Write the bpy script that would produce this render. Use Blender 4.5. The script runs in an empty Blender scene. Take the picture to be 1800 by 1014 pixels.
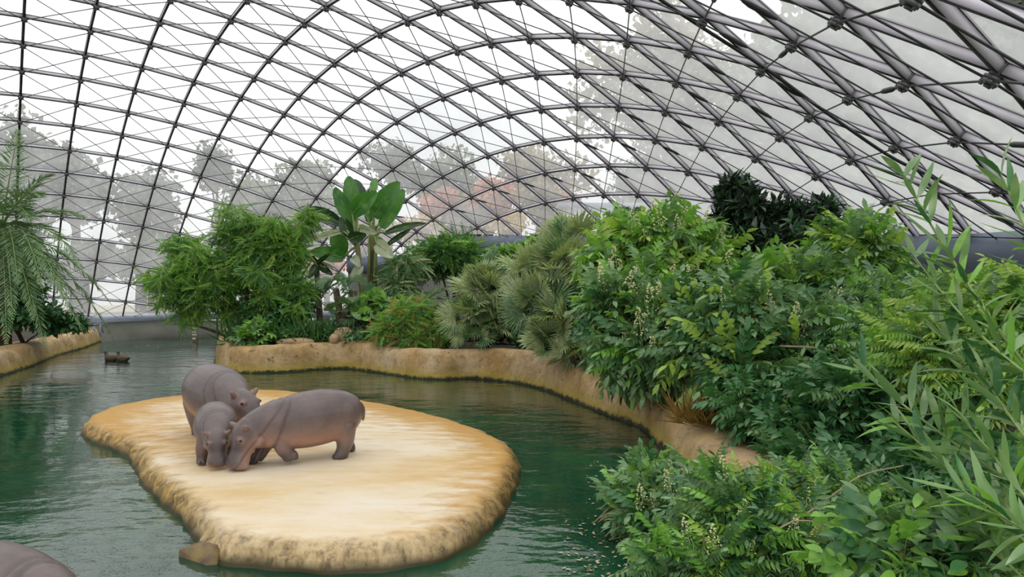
import bpy, math, random
import numpy as np
from mathutils import Vector, Matrix
PI = math.pi
scn = bpy.context.scene
COL = scn.collection

# ------------------------------------------------------------------ camera
HC = 1.94                       # eye height above the water
FPX = 1158.5                    # focal length in pixels of the 1800 px wide frame
PITCH = 0.01936
cam_d = bpy.data.cameras.new('camera')
cam_d.sensor_width = 36.0
cam_d.lens = 36.0 * FPX / 1800.0
cam_d.clip_start = 0.05
cam_d.clip_end = 500
cam = bpy.data.objects.new('camera', cam_d)
cam.location = (0, 0, HC)
cam.rotation_euler = (PI / 2 + PITCH, 0, 0)
COL.objects.link(cam)
scn.camera = cam

# ------------------------------------------------------------------ sky (overcast) and exposure
SKY = 2.6
world = bpy.data.worlds.new('overcast_sky')
scn.world = world
world.use_nodes = True
wn = world.node_tree.nodes
wl = world.node_tree.links
wn.clear()
w_out = wn.new('ShaderNodeOutputWorld')
w_bg = wn.new('ShaderNodeBackground')
w_tc = wn.new('ShaderNodeTexCoord')
w_sep = wn.new('ShaderNodeSeparateXYZ')
w_mr = wn.new('ShaderNodeMapRange')        # CIE overcast: (1 + 2 sin h) / 3
w_mr.inputs[1].default_value = 0.0
w_mr.inputs[2].default_value = 1.0
w_mr.inputs[3].default_value = 0.335
w_mr.inputs[4].default_value = 1.0
w_noise = wn.new('ShaderNodeTexNoise')
w_noise.inputs['Scale'].default_value = 3.2
w_noise.inputs['Detail'].default_value = 6
w_ramp = wn.new('ShaderNodeValToRGB')
w_ramp.color_ramp.elements[0].position = 0.36
w_ramp.color_ramp.elements[0].color = (0.70, 0.71, 0.73, 1)
w_ramp.color_ramp.elements[1].position = 0.60
w_ramp.color_ramp.elements[1].color = (1.0, 1.0, 1.0, 1)
w_mul = wn.new('ShaderNodeVectorMath')
w_mul.operation = 'SCALE'
wl.new(w_tc.outputs['Generated'], w_sep.inputs[0])
wl.new(w_tc.outputs['Generated'], w_noise.inputs['Vector'])
wl.new(w_sep.outputs['Z'], w_mr.inputs[0])
wl.new(w_noise.outputs['Fac'], w_ramp.inputs[0])
wl.new(w_ramp.outputs[0], w_mul.inputs[0])
wl.new(w_mr.outputs[0], w_mul.inputs['Scale'])
wl.new(w_mul.outputs[0], w_bg.inputs['Color'])
w_bg.inputs['Strength'].default_value = SKY
wl.new(w_bg.outputs[0], w_out.inputs[0])

vs = scn.view_settings
vs.view_transform = 'Standard'
vs.look = 'None'
vs.gamma = 1.0
vs.use_curve_mapping = False
vs.exposure = 0.0
scn.cycles.transparent_max_bounces = 40
scn.cycles.max_bounces = 5
scn.cycles.use_adaptive_sampling = True
scn.cycles.adaptive_threshold = 0.03
scn.cycles.diffuse_bounces = 2
scn.cycles.glossy_bounces = 2
scn.cycles.transmission_bounces = 3
scn.cycles.sample_clamp_indirect = 6.0

# ------------------------------------------------------------------ helpers
rng = np.random.default_rng(7)
ORG = {}                                   # world origin of every root and part
cp_, sp_ = math.cos(PITCH), math.sin(PITCH)


def ray(u, v):
    X = (u - 900) / FPX
    Y = (507 - v) / FPX
    return np.array([X, cp_ - Y * sp_, sp_ + Y * cp_])


def at(u, v, D):
    """the point seen at pixel (u, v) at the distance D in front of the camera"""
    d = ray(u, v)
    return np.array([0, 0, HC]) + d * (D / d[1])


def onz(u, v, z=0.0):
    d = ray(u, v)
    return np.array([0, 0, HC]) + d * ((z - HC) / d[2])


def project(P):
    P = np.atleast_2d(P)
    x, y, z = P[:, 0], P[:, 1], P[:, 2] - HC
    fw = y * cp_ + z * sp_
    up = -y * sp_ + z * cp_
    return 900 + FPX * x / fw, 507 - FPX * up / fw, fw


def nrm(v):
    v = np.asarray(v, float)
    return v / (np.linalg.norm(v, axis=-1, keepdims=True) + 1e-12)


def tag(o, label=None, cat=None, group=None, kind=None):
    if label: o['label'] = label
    if cat: o['category'] = cat
    if group: o['group'] = group
    if kind: o['kind'] = kind
    return o


def root(name, loc, label=None, cat=None, group=None, kind=None):
    o = bpy.data.objects.new(name, None)
    o.empty_display_size = 0.1
    o.location = tuple(float(c) for c in loc)
    COL.objects.link(o)
    ORG[o] = np.asarray(loc, float)
    return tag(o, label, cat, group, kind)


def fill_mesh(name, V, polys, mats=(), mi=None, smooth=False):
    """polys: list of int arrays of shape (n, k)"""
    me = bpy.data.meshes.new(name)
    V = np.asarray(V, np.float32)
    polys = [np.asarray(p, np.int32) for p in polys if len(p)]
    me.vertices.add(len(V))
    me.vertices.foreach_set('co', V.ravel())
    nl = sum(p.size for p in polys)
    nf = sum(len(p) for p in polys)
    me.loops.add(nl)
    me.loops.foreach_set('vertex_index', np.concatenate([p.ravel() for p in polys]))
    me.polygons.add(nf)
    tot = np.concatenate([np.full(len(p), p.shape[1], np.int32) for p in polys])
    start = np.concatenate([[0], np.cumsum(tot)[:-1]]).astype(np.int32)
    me.polygons.foreach_set('loop_start', start)
    for m in mats: me.materials.append(m)
    if mi is not None: me.polygons.foreach_set('material_index', np.asarray(mi, np.int32))
    if smooth: me.polygons.foreach_set('use_smooth', np.ones(nf, bool))
    me.update()
    me.validate()
    return me


def mk(name, V, polys, mats, parent=None, mi=None, smooth=False):
    """one mesh object from world coordinates"""
    if not isinstance(polys, list): polys = [polys]
    if not isinstance(mats, (list, tuple)): mats = [mats]
    org = ORG[parent] if parent is not None else np.zeros(3)
    V = np.asarray(V, float)
    if parent is None:
        org = np.array([(V[:, 0].min() + V[:, 0].max()) / 2, (V[:, 1].min() + V[:, 1].max()) / 2, V[:, 2].min()])
    me = fill_mesh(name, V - org, polys, mats, mi, smooth)
    o = bpy.data.objects.new(name, me)
    COL.objects.link(o)
    ORG[o] = org
    if parent is not None: o.parent = parent
    else: o.location = tuple(org)
    return o


def place(name, me, M, parent):
    """a shared mesh placed by a world matrix under a parent"""
    o = bpy.data.objects.new(name, me)
    COL.objects.link(o)
    o.parent = parent
    M = np.array(M, float)
    M[:3, 3] -= ORG[parent]
    o.matrix_local = Matrix(M.tolist())
    return o


def join(parts):
    """list of (V, [polys]) -> V, [tri, quad]"""
    Vs, T, Q, n = [], [], [], 0
    for V, ps in parts:
        V = np.asarray(V, float)
        Vs.append(V)
        for p in ps:
            p = np.asarray(p)
            if not len(p): continue
            (T if p.shape[1] == 3 else Q).append(p + n)
        n += len(V)
    out = []
    if T: out.append(np.concatenate(T))
    if Q: out.append(np.concatenate(Q))
    return np.concatenate(Vs), out


def box(lo, hi):
    x0, y0, z0 = lo
    x1, y1, z1 = hi
    V = np.array([[x0, y0, z0], [x1, y0, z0], [x1, y1, z0], [x0, y1, z0], [x0, y0, z1], [x1, y0, z1], [x1, y1, z1], [x0, y1, z1]], float)
    F = np.array([[0, 3, 2, 1], [4, 5, 6, 7], [0, 1, 5, 4], [1, 2, 6, 5], [2, 3, 7, 6], [3, 0, 4, 7]])
    return V, [F]


def tube(pts, rad, n=6, cap=True):
    P = np.asarray(pts, float)
    m = len(P)
    rad = np.broadcast_to(np.asarray(rad, float), (m,))
    T = nrm(np.gradient(P, axis=0))
    ref = np.array([0, 0, 1.0]) if abs(T[:, 2]).mean() < 0.8 else np.array([1.0, 0, 0])
    A = nrm(np.cross(T, ref))
    B = np.cross(A, T)
    th = np.linspace(0, 2 * PI, n, endpoint=False)
    V = (P[:, None] + rad[:, None, None] * (np.cos(th)[None, :, None] * A[:, None] + np.sin(th)[None, :, None] * B[:, None])).reshape(-1, 3)
    i = np.arange(m - 1)[:, None] * n
    j = np.arange(n)[None]
    k = (j + 1) % n
    Q = np.stack([i + j, i + k, i + n + k, i + n + j], -1).reshape(-1, 4)
    polys = [Q]
    if cap:
        V = np.concatenate([V, P[:1], P[-1:]])
        c0, c1 = m * n, m * n + 1
        jj = np.arange(n)
        kk = (jj + 1) % n
        polys.append(np.concatenate([np.stack([np.full(n, c0), kk, jj], -1), np.stack([np.full(n, c1), (m - 1) * n + jj, (m - 1) * n + kk], -1)]))
    return V, polys


def bez(p0, p1, p2, n=8):
    t = np.linspace(0, 1, n)[:, None]
    return (1 - t) ** 2 * np.asarray(p0) + 2 * t * (1 - t) * np.asarray(p1) + t ** 2 * np.asarray(p2)


def smooth_line(P, n, closed=False):
    """Catmull-Rom resample"""
    P = np.asarray(P, float)
    if closed: Q = np.concatenate([P[-1:], P, P[:2]])
    else: Q = np.concatenate([2 * P[:1] - P[1:2], P, 2 * P[-1:] - P[-2:-1]])
    segs = len(P) if closed else len(P) - 1
    out = []
    for s in range(segs):
        a, b, c, d = Q[s:s + 4]
        t = np.linspace(0, 1, n, endpoint=False)[:, None]
        out.append(0.5 * ((2 * b) + (c - a) * t + (2 * a - 5 * b + 4 * c - d) * t ** 2 + (3 * b - a - 3 * c + d) * t ** 3))
    if not closed: out.append(P[-1:])
    return np.concatenate(out)


# ------------------------------------------------------------------ materials
def new_mat(name):
    m = bpy.data.materials.new(name)
    m.use_nodes = True
    nt = m.node_tree
    nt.nodes.clear()
    out = nt.nodes.new('ShaderNodeOutputMaterial')
    return m, nt, out


def nd(nt, kind, **kw):
    n = nt.nodes.new(kind)
    for k, v in kw.items():
        if k in n.inputs: n.inputs[k].default_value = v
        else: setattr(n, k, v)
    return n


def pos_noise(nt, scale, detail=3, rough=0.55, coord='Position', stretch=None):
    g = nd(nt, 'ShaderNodeNewGeometry') if coord == 'Position' else nd(nt, 'ShaderNodeTexCoord')
    src = g.outputs['Position'] if coord == 'Position' else g.outputs['Object']
    if stretch:
        mp = nd(nt, 'ShaderNodeMapping')
        mp.inputs['Scale'].default_value = stretch
        nt.links.new(src, mp.inputs[0])
        src = mp.outputs[0]
    n = nd(nt, 'ShaderNodeTexNoise')
    n.inputs['Scale'].default_value = scale
    n.inputs['Detail'].default_value = detail
    n.inputs['Roughness'].default_value = rough
    nt.links.new(src, n.inputs['Vector'])
    return n.outputs['Fac']


def ramp(nt, fac, stops):
    r = nd(nt, 'ShaderNodeValToRGB')
    el = r.color_ramp.elements
    while len(el) < len(stops): el.new(0.5)
    for e, (p, c) in zip(el, stops):
        e.position = p
        e.color = (*c, 1) if len(c) == 3 else c
    nt.links.new(fac, r.inputs[0])
    return r.outputs[0]


def mixc(nt, fac, a, b, mode='MIX'):
    m = nd(nt, 'ShaderNodeMix', data_type='RGBA', blend_type=mode)
    for sock, v in ((m.inputs[0], fac), (m.inputs[6], a), (m.inputs[7], b)):
        if hasattr(v, 'is_linked') or hasattr(v, 'links'): nt.links.new(v, sock)
        elif isinstance(v, (int, float)): sock.default_value = v
        else: sock.default_value = (*v, 1) if len(v) == 3 else v
    return m.outputs[2]


def mrange(nt, v, a, b, c=0.0, d=1.0):
    m = nd(nt, 'ShaderNodeMapRange')
    m.inputs[1].default_value = a
    m.inputs[2].default_value = b
    m.inputs[3].default_value = c
    m.inputs[4].default_value = d
    nt.links.new(v, m.inputs[0])
    return m.outputs[0]


def bump(nt, fac, strength, dist):
    b = nd(nt, 'ShaderNodeBump')
    b.inputs['Strength'].default_value = strength
    b.inputs['Distance'].default_value = dist
    nt.links.new(fac, b.inputs['Height'])
    return b.outputs[0]


def simple(name, c1, c2, scale=8.0, rough=0.6, metallic=0.0, bmp=0.0, coord='Position', spec=0.5):
    m, nt, out = new_mat(name)
    p = nd(nt, 'ShaderNodeBsdfPrincipled')
    f = pos_noise(nt, scale, 4, coord=coord)
    nt.links.new(ramp(nt, f, [(0.3, c1), (0.7, c2)]), p.inputs['Base Color'])
    p.inputs['Roughness'].default_value = rough
    p.inputs['Metallic'].default_value = metallic
    p.inputs['Specular IOR Level'].default_value = spec
    if bmp: nt.links.new(bump(nt, f, 0.6, bmp), p.inputs['Normal'])
    nt.links.new(p.outputs[0], out.inputs[0])
    return m


def leaf_mat(name, c1, c2, c3=None, rough=0.42, trans=0.25, s1=1.3, s2=14.0, spec=0.5):
    """leaf colours vary from twig to twig and from leaf to leaf"""
    m, nt, out = new_mat(name)
    p = nd(nt, 'ShaderNodeBsdfPrincipled')
    a = pos_noise(nt, s1, 2)
    b = pos_noise(nt, s2, 2)
    c = mixc(nt, mrange(nt, a, 0.35, 0.65), c1, c2)
    c = mixc(nt, mrange(nt, b, 0.5, 0.75), c, c3 if c3 else c2)
    oi = nd(nt, 'ShaderNodeObjectInfo')
    c = mixc(nt, 1.0, c, ramp(nt, oi.outputs['Random'], [(0.0, (0.82, 0.85, 0.8)), (1.0, (1.15, 1.12, 1.0))]), 'MULTIPLY')
    nt.links.new(c, p.inputs['Base Color'])
    p.inputs['Roughness'].default_value = rough
    p.inputs['Specular IOR Level'].default_value = spec
    t = nd(nt, 'ShaderNodeBsdfTranslucent')
    nt.links.new(mixc(nt, 1.0, c, (1.2, 1.25, 0.6), 'MULTIPLY'), t.inputs['Color'])
    mx = nd(nt, 'ShaderNodeMixShader')
    mx.inputs[0].default_value = trans
    nt.links.new(p.outputs[0], mx.inputs[1])
    nt.links.new(t.outputs[0], mx.inputs[2])
    nt.links.new(mx.outputs[0], out.inputs[0])
    return m


def glass_mat():
    """thin glazing with a film of dust and condensation that scatters daylight"""
    m, nt, out = new_mat('glazing')
    tr = nd(nt, 'ShaderNodeBsdfTransparent')
    tr.inputs['Color'].default_value = (0.97, 0.98, 0.975, 1)
    tl = nd(nt, 'ShaderNodeBsdfTranslucent')
    tl.inputs['Color'].default_value = (0.93, 0.93, 0.92, 1)
    df = nd(nt, 'ShaderNodeBsdfDiffuse')
    df.inputs['Color'].default_value = (0.62, 0.62, 0.60, 1)
    fm = nd(nt, 'ShaderNodeMixShader')
    fm.inputs[0].default_value = 0.18
    nt.links.new(tl.outputs[0], fm.inputs[1])
    nt.links.new(df.outputs[0], fm.inputs[2])
    n1 = pos_noise(nt, 0.22, 4)
    n2 = pos_noise(nt, 2.2, 5, stretch=(2.0, 2.0, 0.35))
    a = mrange(nt, n1, 0.3, 0.7, 0.13, 0.25)
    b = mrange(nt, n2, 0.58, 0.75, 0.0, 0.10)
    ad = nd(nt, 'ShaderNodeMath', operation='ADD')
    nt.links.new(a, ad.inputs[0])
    nt.links.new(b, ad.inputs[1])
    gp = nd(nt, 'ShaderNodeNewGeometry')          # haze put into a denser film on the right, where the view grazes
    sp = nd(nt, 'ShaderNodeSeparateXYZ')
    nt.links.new(gp.outputs['Position'], sp.inputs[0])
    ad2 = nd(nt, 'ShaderNodeMath', operation='ADD')
    nt.links.new(ad.outputs[0], ad2.inputs[0])
    nt.links.new(mrange(nt, sp.outputs['X'], 0.0, 7.0, 0.0, 0.16), ad2.inputs[1])
    mx = nd(nt, 'ShaderNodeMixShader')
    nt.links.new(ad2.outputs[0], mx.inputs[0])
    nt.links.new(tr.outputs[0], mx.inputs[1])
    nt.links.new(fm.outputs[0], mx.inputs[2])
    gl = nd(nt, 'ShaderNodeBsdfGlossy')
    gl.inputs['Roughness'].default_value = 0.08
    m2 = nd(nt, 'ShaderNodeMixShader')
    m2.inputs[0].default_value = 0.02
    nt.links.new(mx.outputs[0], m2.inputs[1])
    nt.links.new(gl.outputs[0], m2.inputs[2])
    nt.links.new(m2.outputs[0], out.inputs[0])
    return m


M_glass = glass_mat()
M_steel = simple('painted_steel', (0.62, 0.58, 0.64), (0.70, 0.66, 0.72), 3.0, 0.5)
M_black = simple('black_gasket_and_shade', (0.012, 0.012, 0.014), (0.02, 0.02, 0.022), 4.0, 0.5)
M_cable = simple('dark_cable', (0.05, 0.05, 0.055), (0.08, 0.08, 0.085), 4.0, 0.45, 0.6)
M_node = simple('node_steel', (0.10, 0.095, 0.10), (0.17, 0.16, 0.17), 9.0, 0.45, 0.4)
M_beam = simple('blue_grey_paint', (0.17, 0.21, 0.28), (0.21, 0.25, 0.33), 1.2, 0.5)
M_tube = simple('pale_blue_tube', (0.30, 0.33, 0.42), (0.36, 0.39, 0.48), 1.5, 0.4)
M_conc = simple('grey_concrete', (0.15, 0.155, 0.125), (0.24, 0.24, 0.20), 0.9, 0.8, bmp=0.01)
M_soil = simple('dark_soil', (0.018, 0.014, 0.009), (0.06, 0.042, 0.022), 2.5, 0.95, bmp=0.05)
M_bark = simple('brown_bark', (0.045, 0.03, 0.02), (0.13, 0.09, 0.055), 9.0, 0.9, bmp=0.01)
M_stem = simple('green_brown_stem', (0.13, 0.13, 0.045), (0.24, 0.20, 0.09), 6.0, 0.6)
M_stemg = simple('green_stem', (0.16, 0.25, 0.06), (0.26, 0.36, 0.10), 6.0, 0.5)
M_twig = simple('pale_dry_twig', (0.35, 0.25, 0.16), (0.50, 0.40, 0.28), 9.0, 0.8)
M_stone = simple('tan_stone', (0.33, 0.21, 0.11), (0.55, 0.40, 0.24), 3.5, 0.85, bmp=0.03)


def island_mat():
    m, nt, out = new_mat('island_concrete')
    p = nd(nt, 'ShaderNodeBsdfPrincipled')
    g = nd(nt, 'ShaderNodeNewGeometry')
    sx = nd(nt, 'ShaderNodeSeparateXYZ')
    nt.links.new(g.outputs['Position'], sx.inputs[0])
    at_ = nd(nt, 'ShaderNodeAttribute', attribute_name='rim')
    st = nd(nt, 'ShaderNodeAttribute', attribute_name='stain')
    n1 = pos_noise(nt, 0.75, 5, stretch=(0.8, 1.6, 1))
    n2 = pos_noise(nt, 5.0, 5, 0.65, stretch=(0.5, 1.3, 1))
    n3 = pos_noise(nt, 13.0, 5, 0.7, stretch=(1, 1, 0.35))
    n4 = pos_noise(nt, 1.3, 3)
    top = ramp(nt, n1, [(0.26, (0.62, 0.40, 0.15)), (0.42, (0.72, 0.54, 0.31)), (0.55, (0.76, 0.63, 0.45)), (0.70, (0.78, 0.68, 0.55))])
    top = mixc(nt, mrange(nt, n2, 0.5, 0.78, 0, 0.55), top, (0.62, 0.43, 0.20))
    top = mixc(nt, mrange(nt, n2, 0.46, 0.25, 0, 0.6), top, (0.80, 0.69, 0.55))
    # ochre staining of worn algae on the far side and round the rim
    sa = nd(nt, 'ShaderNodeMath', operation='ADD')
    nt.links.new(st.outputs['Fac'], sa.inputs[0])
    nt.links.new(mrange(nt, n2, 0.3, 0.7, -0.35, 0.35), sa.inputs[1])
    top = mixc(nt, mrange(nt, sa.outputs[0], 0.25, 0.95, 0, 0.92), top, (0.50, 0.25, 0.028))
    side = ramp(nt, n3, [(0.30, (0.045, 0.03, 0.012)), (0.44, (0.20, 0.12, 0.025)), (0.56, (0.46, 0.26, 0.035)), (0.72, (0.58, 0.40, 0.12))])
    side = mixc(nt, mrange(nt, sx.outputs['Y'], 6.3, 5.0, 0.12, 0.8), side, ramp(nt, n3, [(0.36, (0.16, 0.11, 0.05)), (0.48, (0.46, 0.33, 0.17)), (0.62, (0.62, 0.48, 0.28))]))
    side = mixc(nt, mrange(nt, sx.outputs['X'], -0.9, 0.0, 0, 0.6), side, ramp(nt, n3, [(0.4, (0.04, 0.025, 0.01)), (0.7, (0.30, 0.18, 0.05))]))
    rm = nd(nt, 'ShaderNodeMath', operation='ADD')
    nt.links.new(at_.outputs['Fac'], rm.inputs[0])
    nt.links.new(mrange(nt, n2, 0.3, 0.7, -0.22, 0.22), rm.inputs[1])
    c = mixc(nt, mrange(nt, rm.outputs[0], 0.25, 0.95), top, side)
    wet = mrange(nt, sx.outputs['Z'], 0.02, 0.09, 1.0, 0.0)
    c = mixc(nt, wet, c, (0.055, 0.045, 0.012))
    nt.links.new(c, p.inputs['Base Color'])
    p.inputs['Roughness'].default_value = 0.62
    nt.links.new(bump(nt, n3, 0.35, 0.02), p.inputs['Normal'])
    nt.links.new(p.outputs[0], out.inputs[0])
    return m


def bank_mat():
    m, nt, out = new_mat('bank_render')
    p = nd(nt, 'ShaderNodeBsdfPrincipled')
    g = nd(nt, 'ShaderNodeNewGeometry')
    sx = nd(nt, 'ShaderNodeSeparateXYZ')
    nt.links.new(g.outputs['Position'], sx.inputs[0])
    n1 = pos_noise(nt, 1.1, 5, stretch=(1, 1, 0.5))
    n2 = pos_noise(nt, 7.0, 6, 0.7)
    n3 = pos_noise(nt, 2.6, 4)
    c = ramp(nt, n1, [(0.3, (0.46, 0.28, 0.09)), (0.5, (0.58, 0.40, 0.20)), (0.7, (0.66, 0.51, 0.33))])
    c = mixc(nt, mrange(nt, n2, 0.43, 0.30, 0, 0.85), c, (0.10, 0.07, 0.04))
    n5 = pos_noise(nt, 3.1, 8, 0.75)
    c = mixc(nt, 1.0, c, ramp(nt, n5, [(0.35, (0.62, 0.58, 0.52)), (0.6, (1.08, 1.05, 1.0))]), 'MULTIPLY')
    zz = nd(nt, 'ShaderNodeMath', operation='ADD')
    nt.links.new(sx.outputs['Z'], zz.inputs[0])
    nt.links.new(mrange(nt, n2, 0.3, 0.7, -0.05, 0.05), zz.inputs[1])
    c = mixc(nt, mrange(nt, zz.outputs[0], 0.30, 0.10, 0, 0.7), c, (0.40, 0.30, 0.02))
    c = mixc(nt, mrange(nt, zz.outputs[0], 0.09, 0.03, 0, 1), c, (0.030, 0.024, 0.008))
    nt.links.new(c, p.inputs['Base Color'])
    p.inputs['Roughness'].default_value = 0.8
    nt.links.new(bump(nt, n5, 0.8, 0.10), p.inputs['Normal'])
    nt.links.new(p.outputs[0], out.inputs[0])
    return m


def water_mat():
    m, nt, out = new_mat('green_water')
    p = nd(nt, 'ShaderNodeBsdfPrincipled')
    n1 = pos_noise(nt, 0.35, 4)
    n2 = pos_noise(nt, 1.6, 4, 0.6, stretch=(0.7, 1.4, 1))
    c = ramp(nt, n1, [(0.30, (0.002, 0.020, 0.012)), (0.5, (0.005, 0.050, 0.026)), (0.7, (0.020, 0.095, 0.034))])
    c = mixc(nt, mrange(nt, n2, 0.5, 0.8, 0, 0.6), c, (0.035, 0.060, 0.018))
    nt.links.new(c, p.inputs['Base Color'])
    p.inputs['Roughness'].default_value = 0.012
    p.inputs['IOR'].default_value = 1.50
    p.inputs['Specular IOR Level'].default_value = 0.62
    w1 = pos_noise(nt, 1.7, 3, 0.5, stretch=(0.75, 1.3, 1))
    w2 = pos_noise(nt, 7.0, 3, 0.55, stretch=(0.8, 1.3, 1))
    amp = mrange(nt, pos_noise(nt, 0.16, 2), 0.40, 0.60, 0.22, 1.0)
    h = nd(nt, 'ShaderNodeMath', operation='MULTIPLY_ADD')
    nt.links.new(w2, h.inputs[0])
    h.inputs[1].default_value = 0.22
    nt.links.new(w1, h.inputs[2])
    h2 = nd(nt, 'ShaderNodeMath', operation='MULTIPLY')
    nt.links.new(h.outputs[0], h2.inputs[0])
    nt.links.new(amp, h2.inputs[1])
    nt.links.new(bump(nt, h2.outputs[0], 1.0, 0.042), p.inputs['Normal'])
    nt.links.new(p.outputs[0], out.inputs[0])
    return m


def hide_mat():
    m, nt, out = new_mat('hippo_hide')
    p = nd(nt, 'ShaderNodeBsdfPrincipled')
    a = nd(nt, 'ShaderNodeAttribute', attribute_name='pink')
    d = nd(nt, 'ShaderNodeAttribute', attribute_name='dark')
    n1 = pos_noise(nt, 5.0, 5, coord='Object')
    n2 = pos_noise(nt, 60.0, 4, 0.7, coord='Object')
    c = ramp(nt, n1, [(0.3, (0.105, 0.076, 0.072)), (0.7, (0.18, 0.132, 0.126))])
    c = mixc(nt, mrange(nt, a.outputs['Fac'], 0.0, 1.0), c, (0.46, 0.25, 0.185))
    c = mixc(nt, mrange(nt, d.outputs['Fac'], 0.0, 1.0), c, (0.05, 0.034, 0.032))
    c = mixc(nt, mrange(nt, n2, 0.45, 0.8, 0, 0.35), c, (0.09, 0.065, 0.06))
    nt.links.new(c, p.inputs['Base Color'])
    p.inputs['Roughness'].default_value = 0.34
    nt.links.new(bump(nt, n2, 0.25, 0.006), p.inputs['Normal'])
    nt.links.new(p.outputs[0], out.inputs[0])
    return m


M_island = island_mat()
M_bank = bank_mat()
M_water = water_mat()
M_hide = hide_mat()
M_eye = simple('dark_eye', (0.008, 0.005, 0.004), (0.02, 0.012, 0.01), 20, 0.08)

# ------------------------------------------------------------------ glass dome
S = 1.5
FIT = [-8.68455624, 11.6320566, 5.09718753, 0.653923752, 1.57119027, 0.0503677341, -0.609993058, 0.0496495019, 0.0203261307,
       -0.142286766, -0.558593844, 0.0674179375, 0.0468587171, 1.0138507]
A0, A1, B0, B1 = -9, 16, -20, 14


def curve(lo, hi, t, L):
    m = np.arange(lo, hi) + 0.5
    s = m / 10
    th = t[0] + t[1] * s + t[2] * s ** 2 + t[3] * s ** 3
    X = np.concatenate([[0], np.cumsum(np.cos(th) * L)])
    Z = np.concatenate([[0], np.cumsum(np.sin(th) * L)])
    return X - X[-lo], Z - Z[-lo]


xd, zd = curve(A0, A1, FIT[5:9], S)
xg, zg = curve(B0, B1, FIT[9:13], S * FIT[13])
du = np.array([math.cos(FIT[3]), math.sin(FIT[3])])
gu = np.array([math.cos(FIT[3] + FIT[4]), math.sin(FIT[3] + FIT[4])])


def dome(a, b):
    a = np.asarray(a, float)
    b = np.asarray(b, float)
    ai, bi = np.arange(A0, A1 + 1), np.arange(B0, B1 + 1)
    X = np.interp(a, ai, xd)
    Zd = np.interp(a, ai, zd)
    Y = np.interp(b, bi, xg)
    Zg = np.interp(b, bi, zg)
    return np.stack([FIT[0] * S + X * du[0] + Y * gu[0], FIT[1] * S + X * du[1] + Y * gu[1], HC + FIT[2] * S + Zd + Zg], -1)


def dome_n(a, b, e=0.5):
    ta = dome(np.clip(a + e, A0, A1), b) - dome(np.clip(a - e, A0, A1), b)
    tb = dome(a, np.clip(b + e, B0, B1)) - dome(a, np.clip(b - e, B0, B1))
    return nrm(np.cross(ta, tb))


# the curved edge of the shell, as elevation over azimuth seen from the viewing terrace
edge_px = [(-260, 556), (0, 557), (210, 558), (390, 549), (594, 541), (604, 452), (784, 450), (790, 411), (1300, 411), (1800, 411), (2300, 411)]
edge = []
for u_, v_ in edge_px:
    d_ = ray(u_, v_)
    edge.append((math.atan2(d_[0], d_[1]), math.atan2(d_[2], math.hypot(d_[0], d_[1]))))
edge = np.array(edge)


def above(P):
    P = np.atleast_2d(P)
    az = np.arctan2(P[:, 0], P[:, 1])
    el = np.arctan2(P[:, 2] - HC, np.hypot(P[:, 0], P[:, 1]))
    return el - np.interp(az, edge[:, 0], edge[:, 1])


ceiling = root('ceiling', (0, 20, 8), 'steel grid shell glazed with hazy panes arching over the pool', None, None, 'structure')
ga, gb = np.meshgrid(np.arange(A0, A1 + 1), np.arange(B0, B1 + 1), indexing='ij')
NP = dome(ga, gb)
KEEP = (above(NP.reshape(-1, 3)) > 0).reshape(NP.shape[:2])
# the shell is open towards the viewing terrace
fu, fv, ff_ = project(NP.reshape(-1, 3))
OPEN = (np.hypot(NP[..., 0], NP[..., 1]) < 4.4) & (NP[..., 2] < 4.2)
KEEP &= ~OPEN


def cut(a0, b0, a1, b1):
    """(a0,b0) inside, (a1,b1) outside -> parameter of the crossing"""
    lo, hi = 0.0, 1.0
    for _ in range(18):
        m = (lo + hi) / 2
        if above(dome(a0 + (a1 - a0) * m, b0 + (b1 - b0) * m))[0] > 0: lo = m
        else: hi = m
    return lo


def frame(x, z):
    x = nrm(x)
    y = nrm(np.cross(z, x))
    z = np.cross(x, y)
    M = np.eye(4)
    M[:3, 0], M[:3, 1], M[:3, 2] = x, y, z
    return M


def in_view(P, pad=60):
    u, v, f = project(P)
    return (f > 0.3) & (u > -pad) & (u < 1800 + pad) & (v > -pad) & (v < 1014 + pad)


# bar: grey flat steel with a black glazing gasket on its outer face
vb, fb = box((0, -0.024, -0.088), (1, 0.024, 0.0))
vk, fk = box((0, -0.036, 0.0), (1, 0.036, 0.018))
vf, ff = box((0, -0.029, -0.094), (1, 0.029, -0.088))  # black strip along the underside, painted in for its shade
BARV, BARF = join([(vb, fb), (vk, fk), (vf, ff)])
BARMI = np.array([0] * 6 + [1] * 6 + [1] * 6)
bar_me = fill_mesh('steel_bar', BARV, BARF, [M_steel, M_black], BARMI)


def disc(r, z0, z1, n=10):
    th = np.linspace(0, 2 * PI, n, endpoint=False)
    c = np.stack([np.cos(th) * r, np.sin(th) * r], -1)
    V = np.concatenate([np.c_[c, np.full(n, z0)], np.c_[c, np.full(n, z1)], [[0, 0, z0], [0, 0, z1]]])
    j = np.arange(n)
    k = (j + 1) % n
    return V, [np.stack([j, k, n + k, n + j], -1), np.concatenate([np.stack([k, j, np.full(n, 2 * n)], -1), np.stack([n + j, n + k, np.full(n, 2 * n + 1)], -1)])]


nparts_ = [disc(0.05, -0.13, 0.03), disc(0.072, -0.15, -0.125), disc(0.072, -0.185, -0.158), disc(0.022, -0.21, -0.185, 6)]
for k in range(4):
    V_, F_ = disc(0.015, -0.205, -0.14, 6)
    nparts_.append((V_ + np.array([0.052 * math.cos(k * PI / 2), 0.052 * math.sin(k * PI / 2), 0]), F_))
NODV, NODF = join(nparts_)
nod_me = fill_mesh('node_clamp', NODV, NODF, [M_node])

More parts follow.
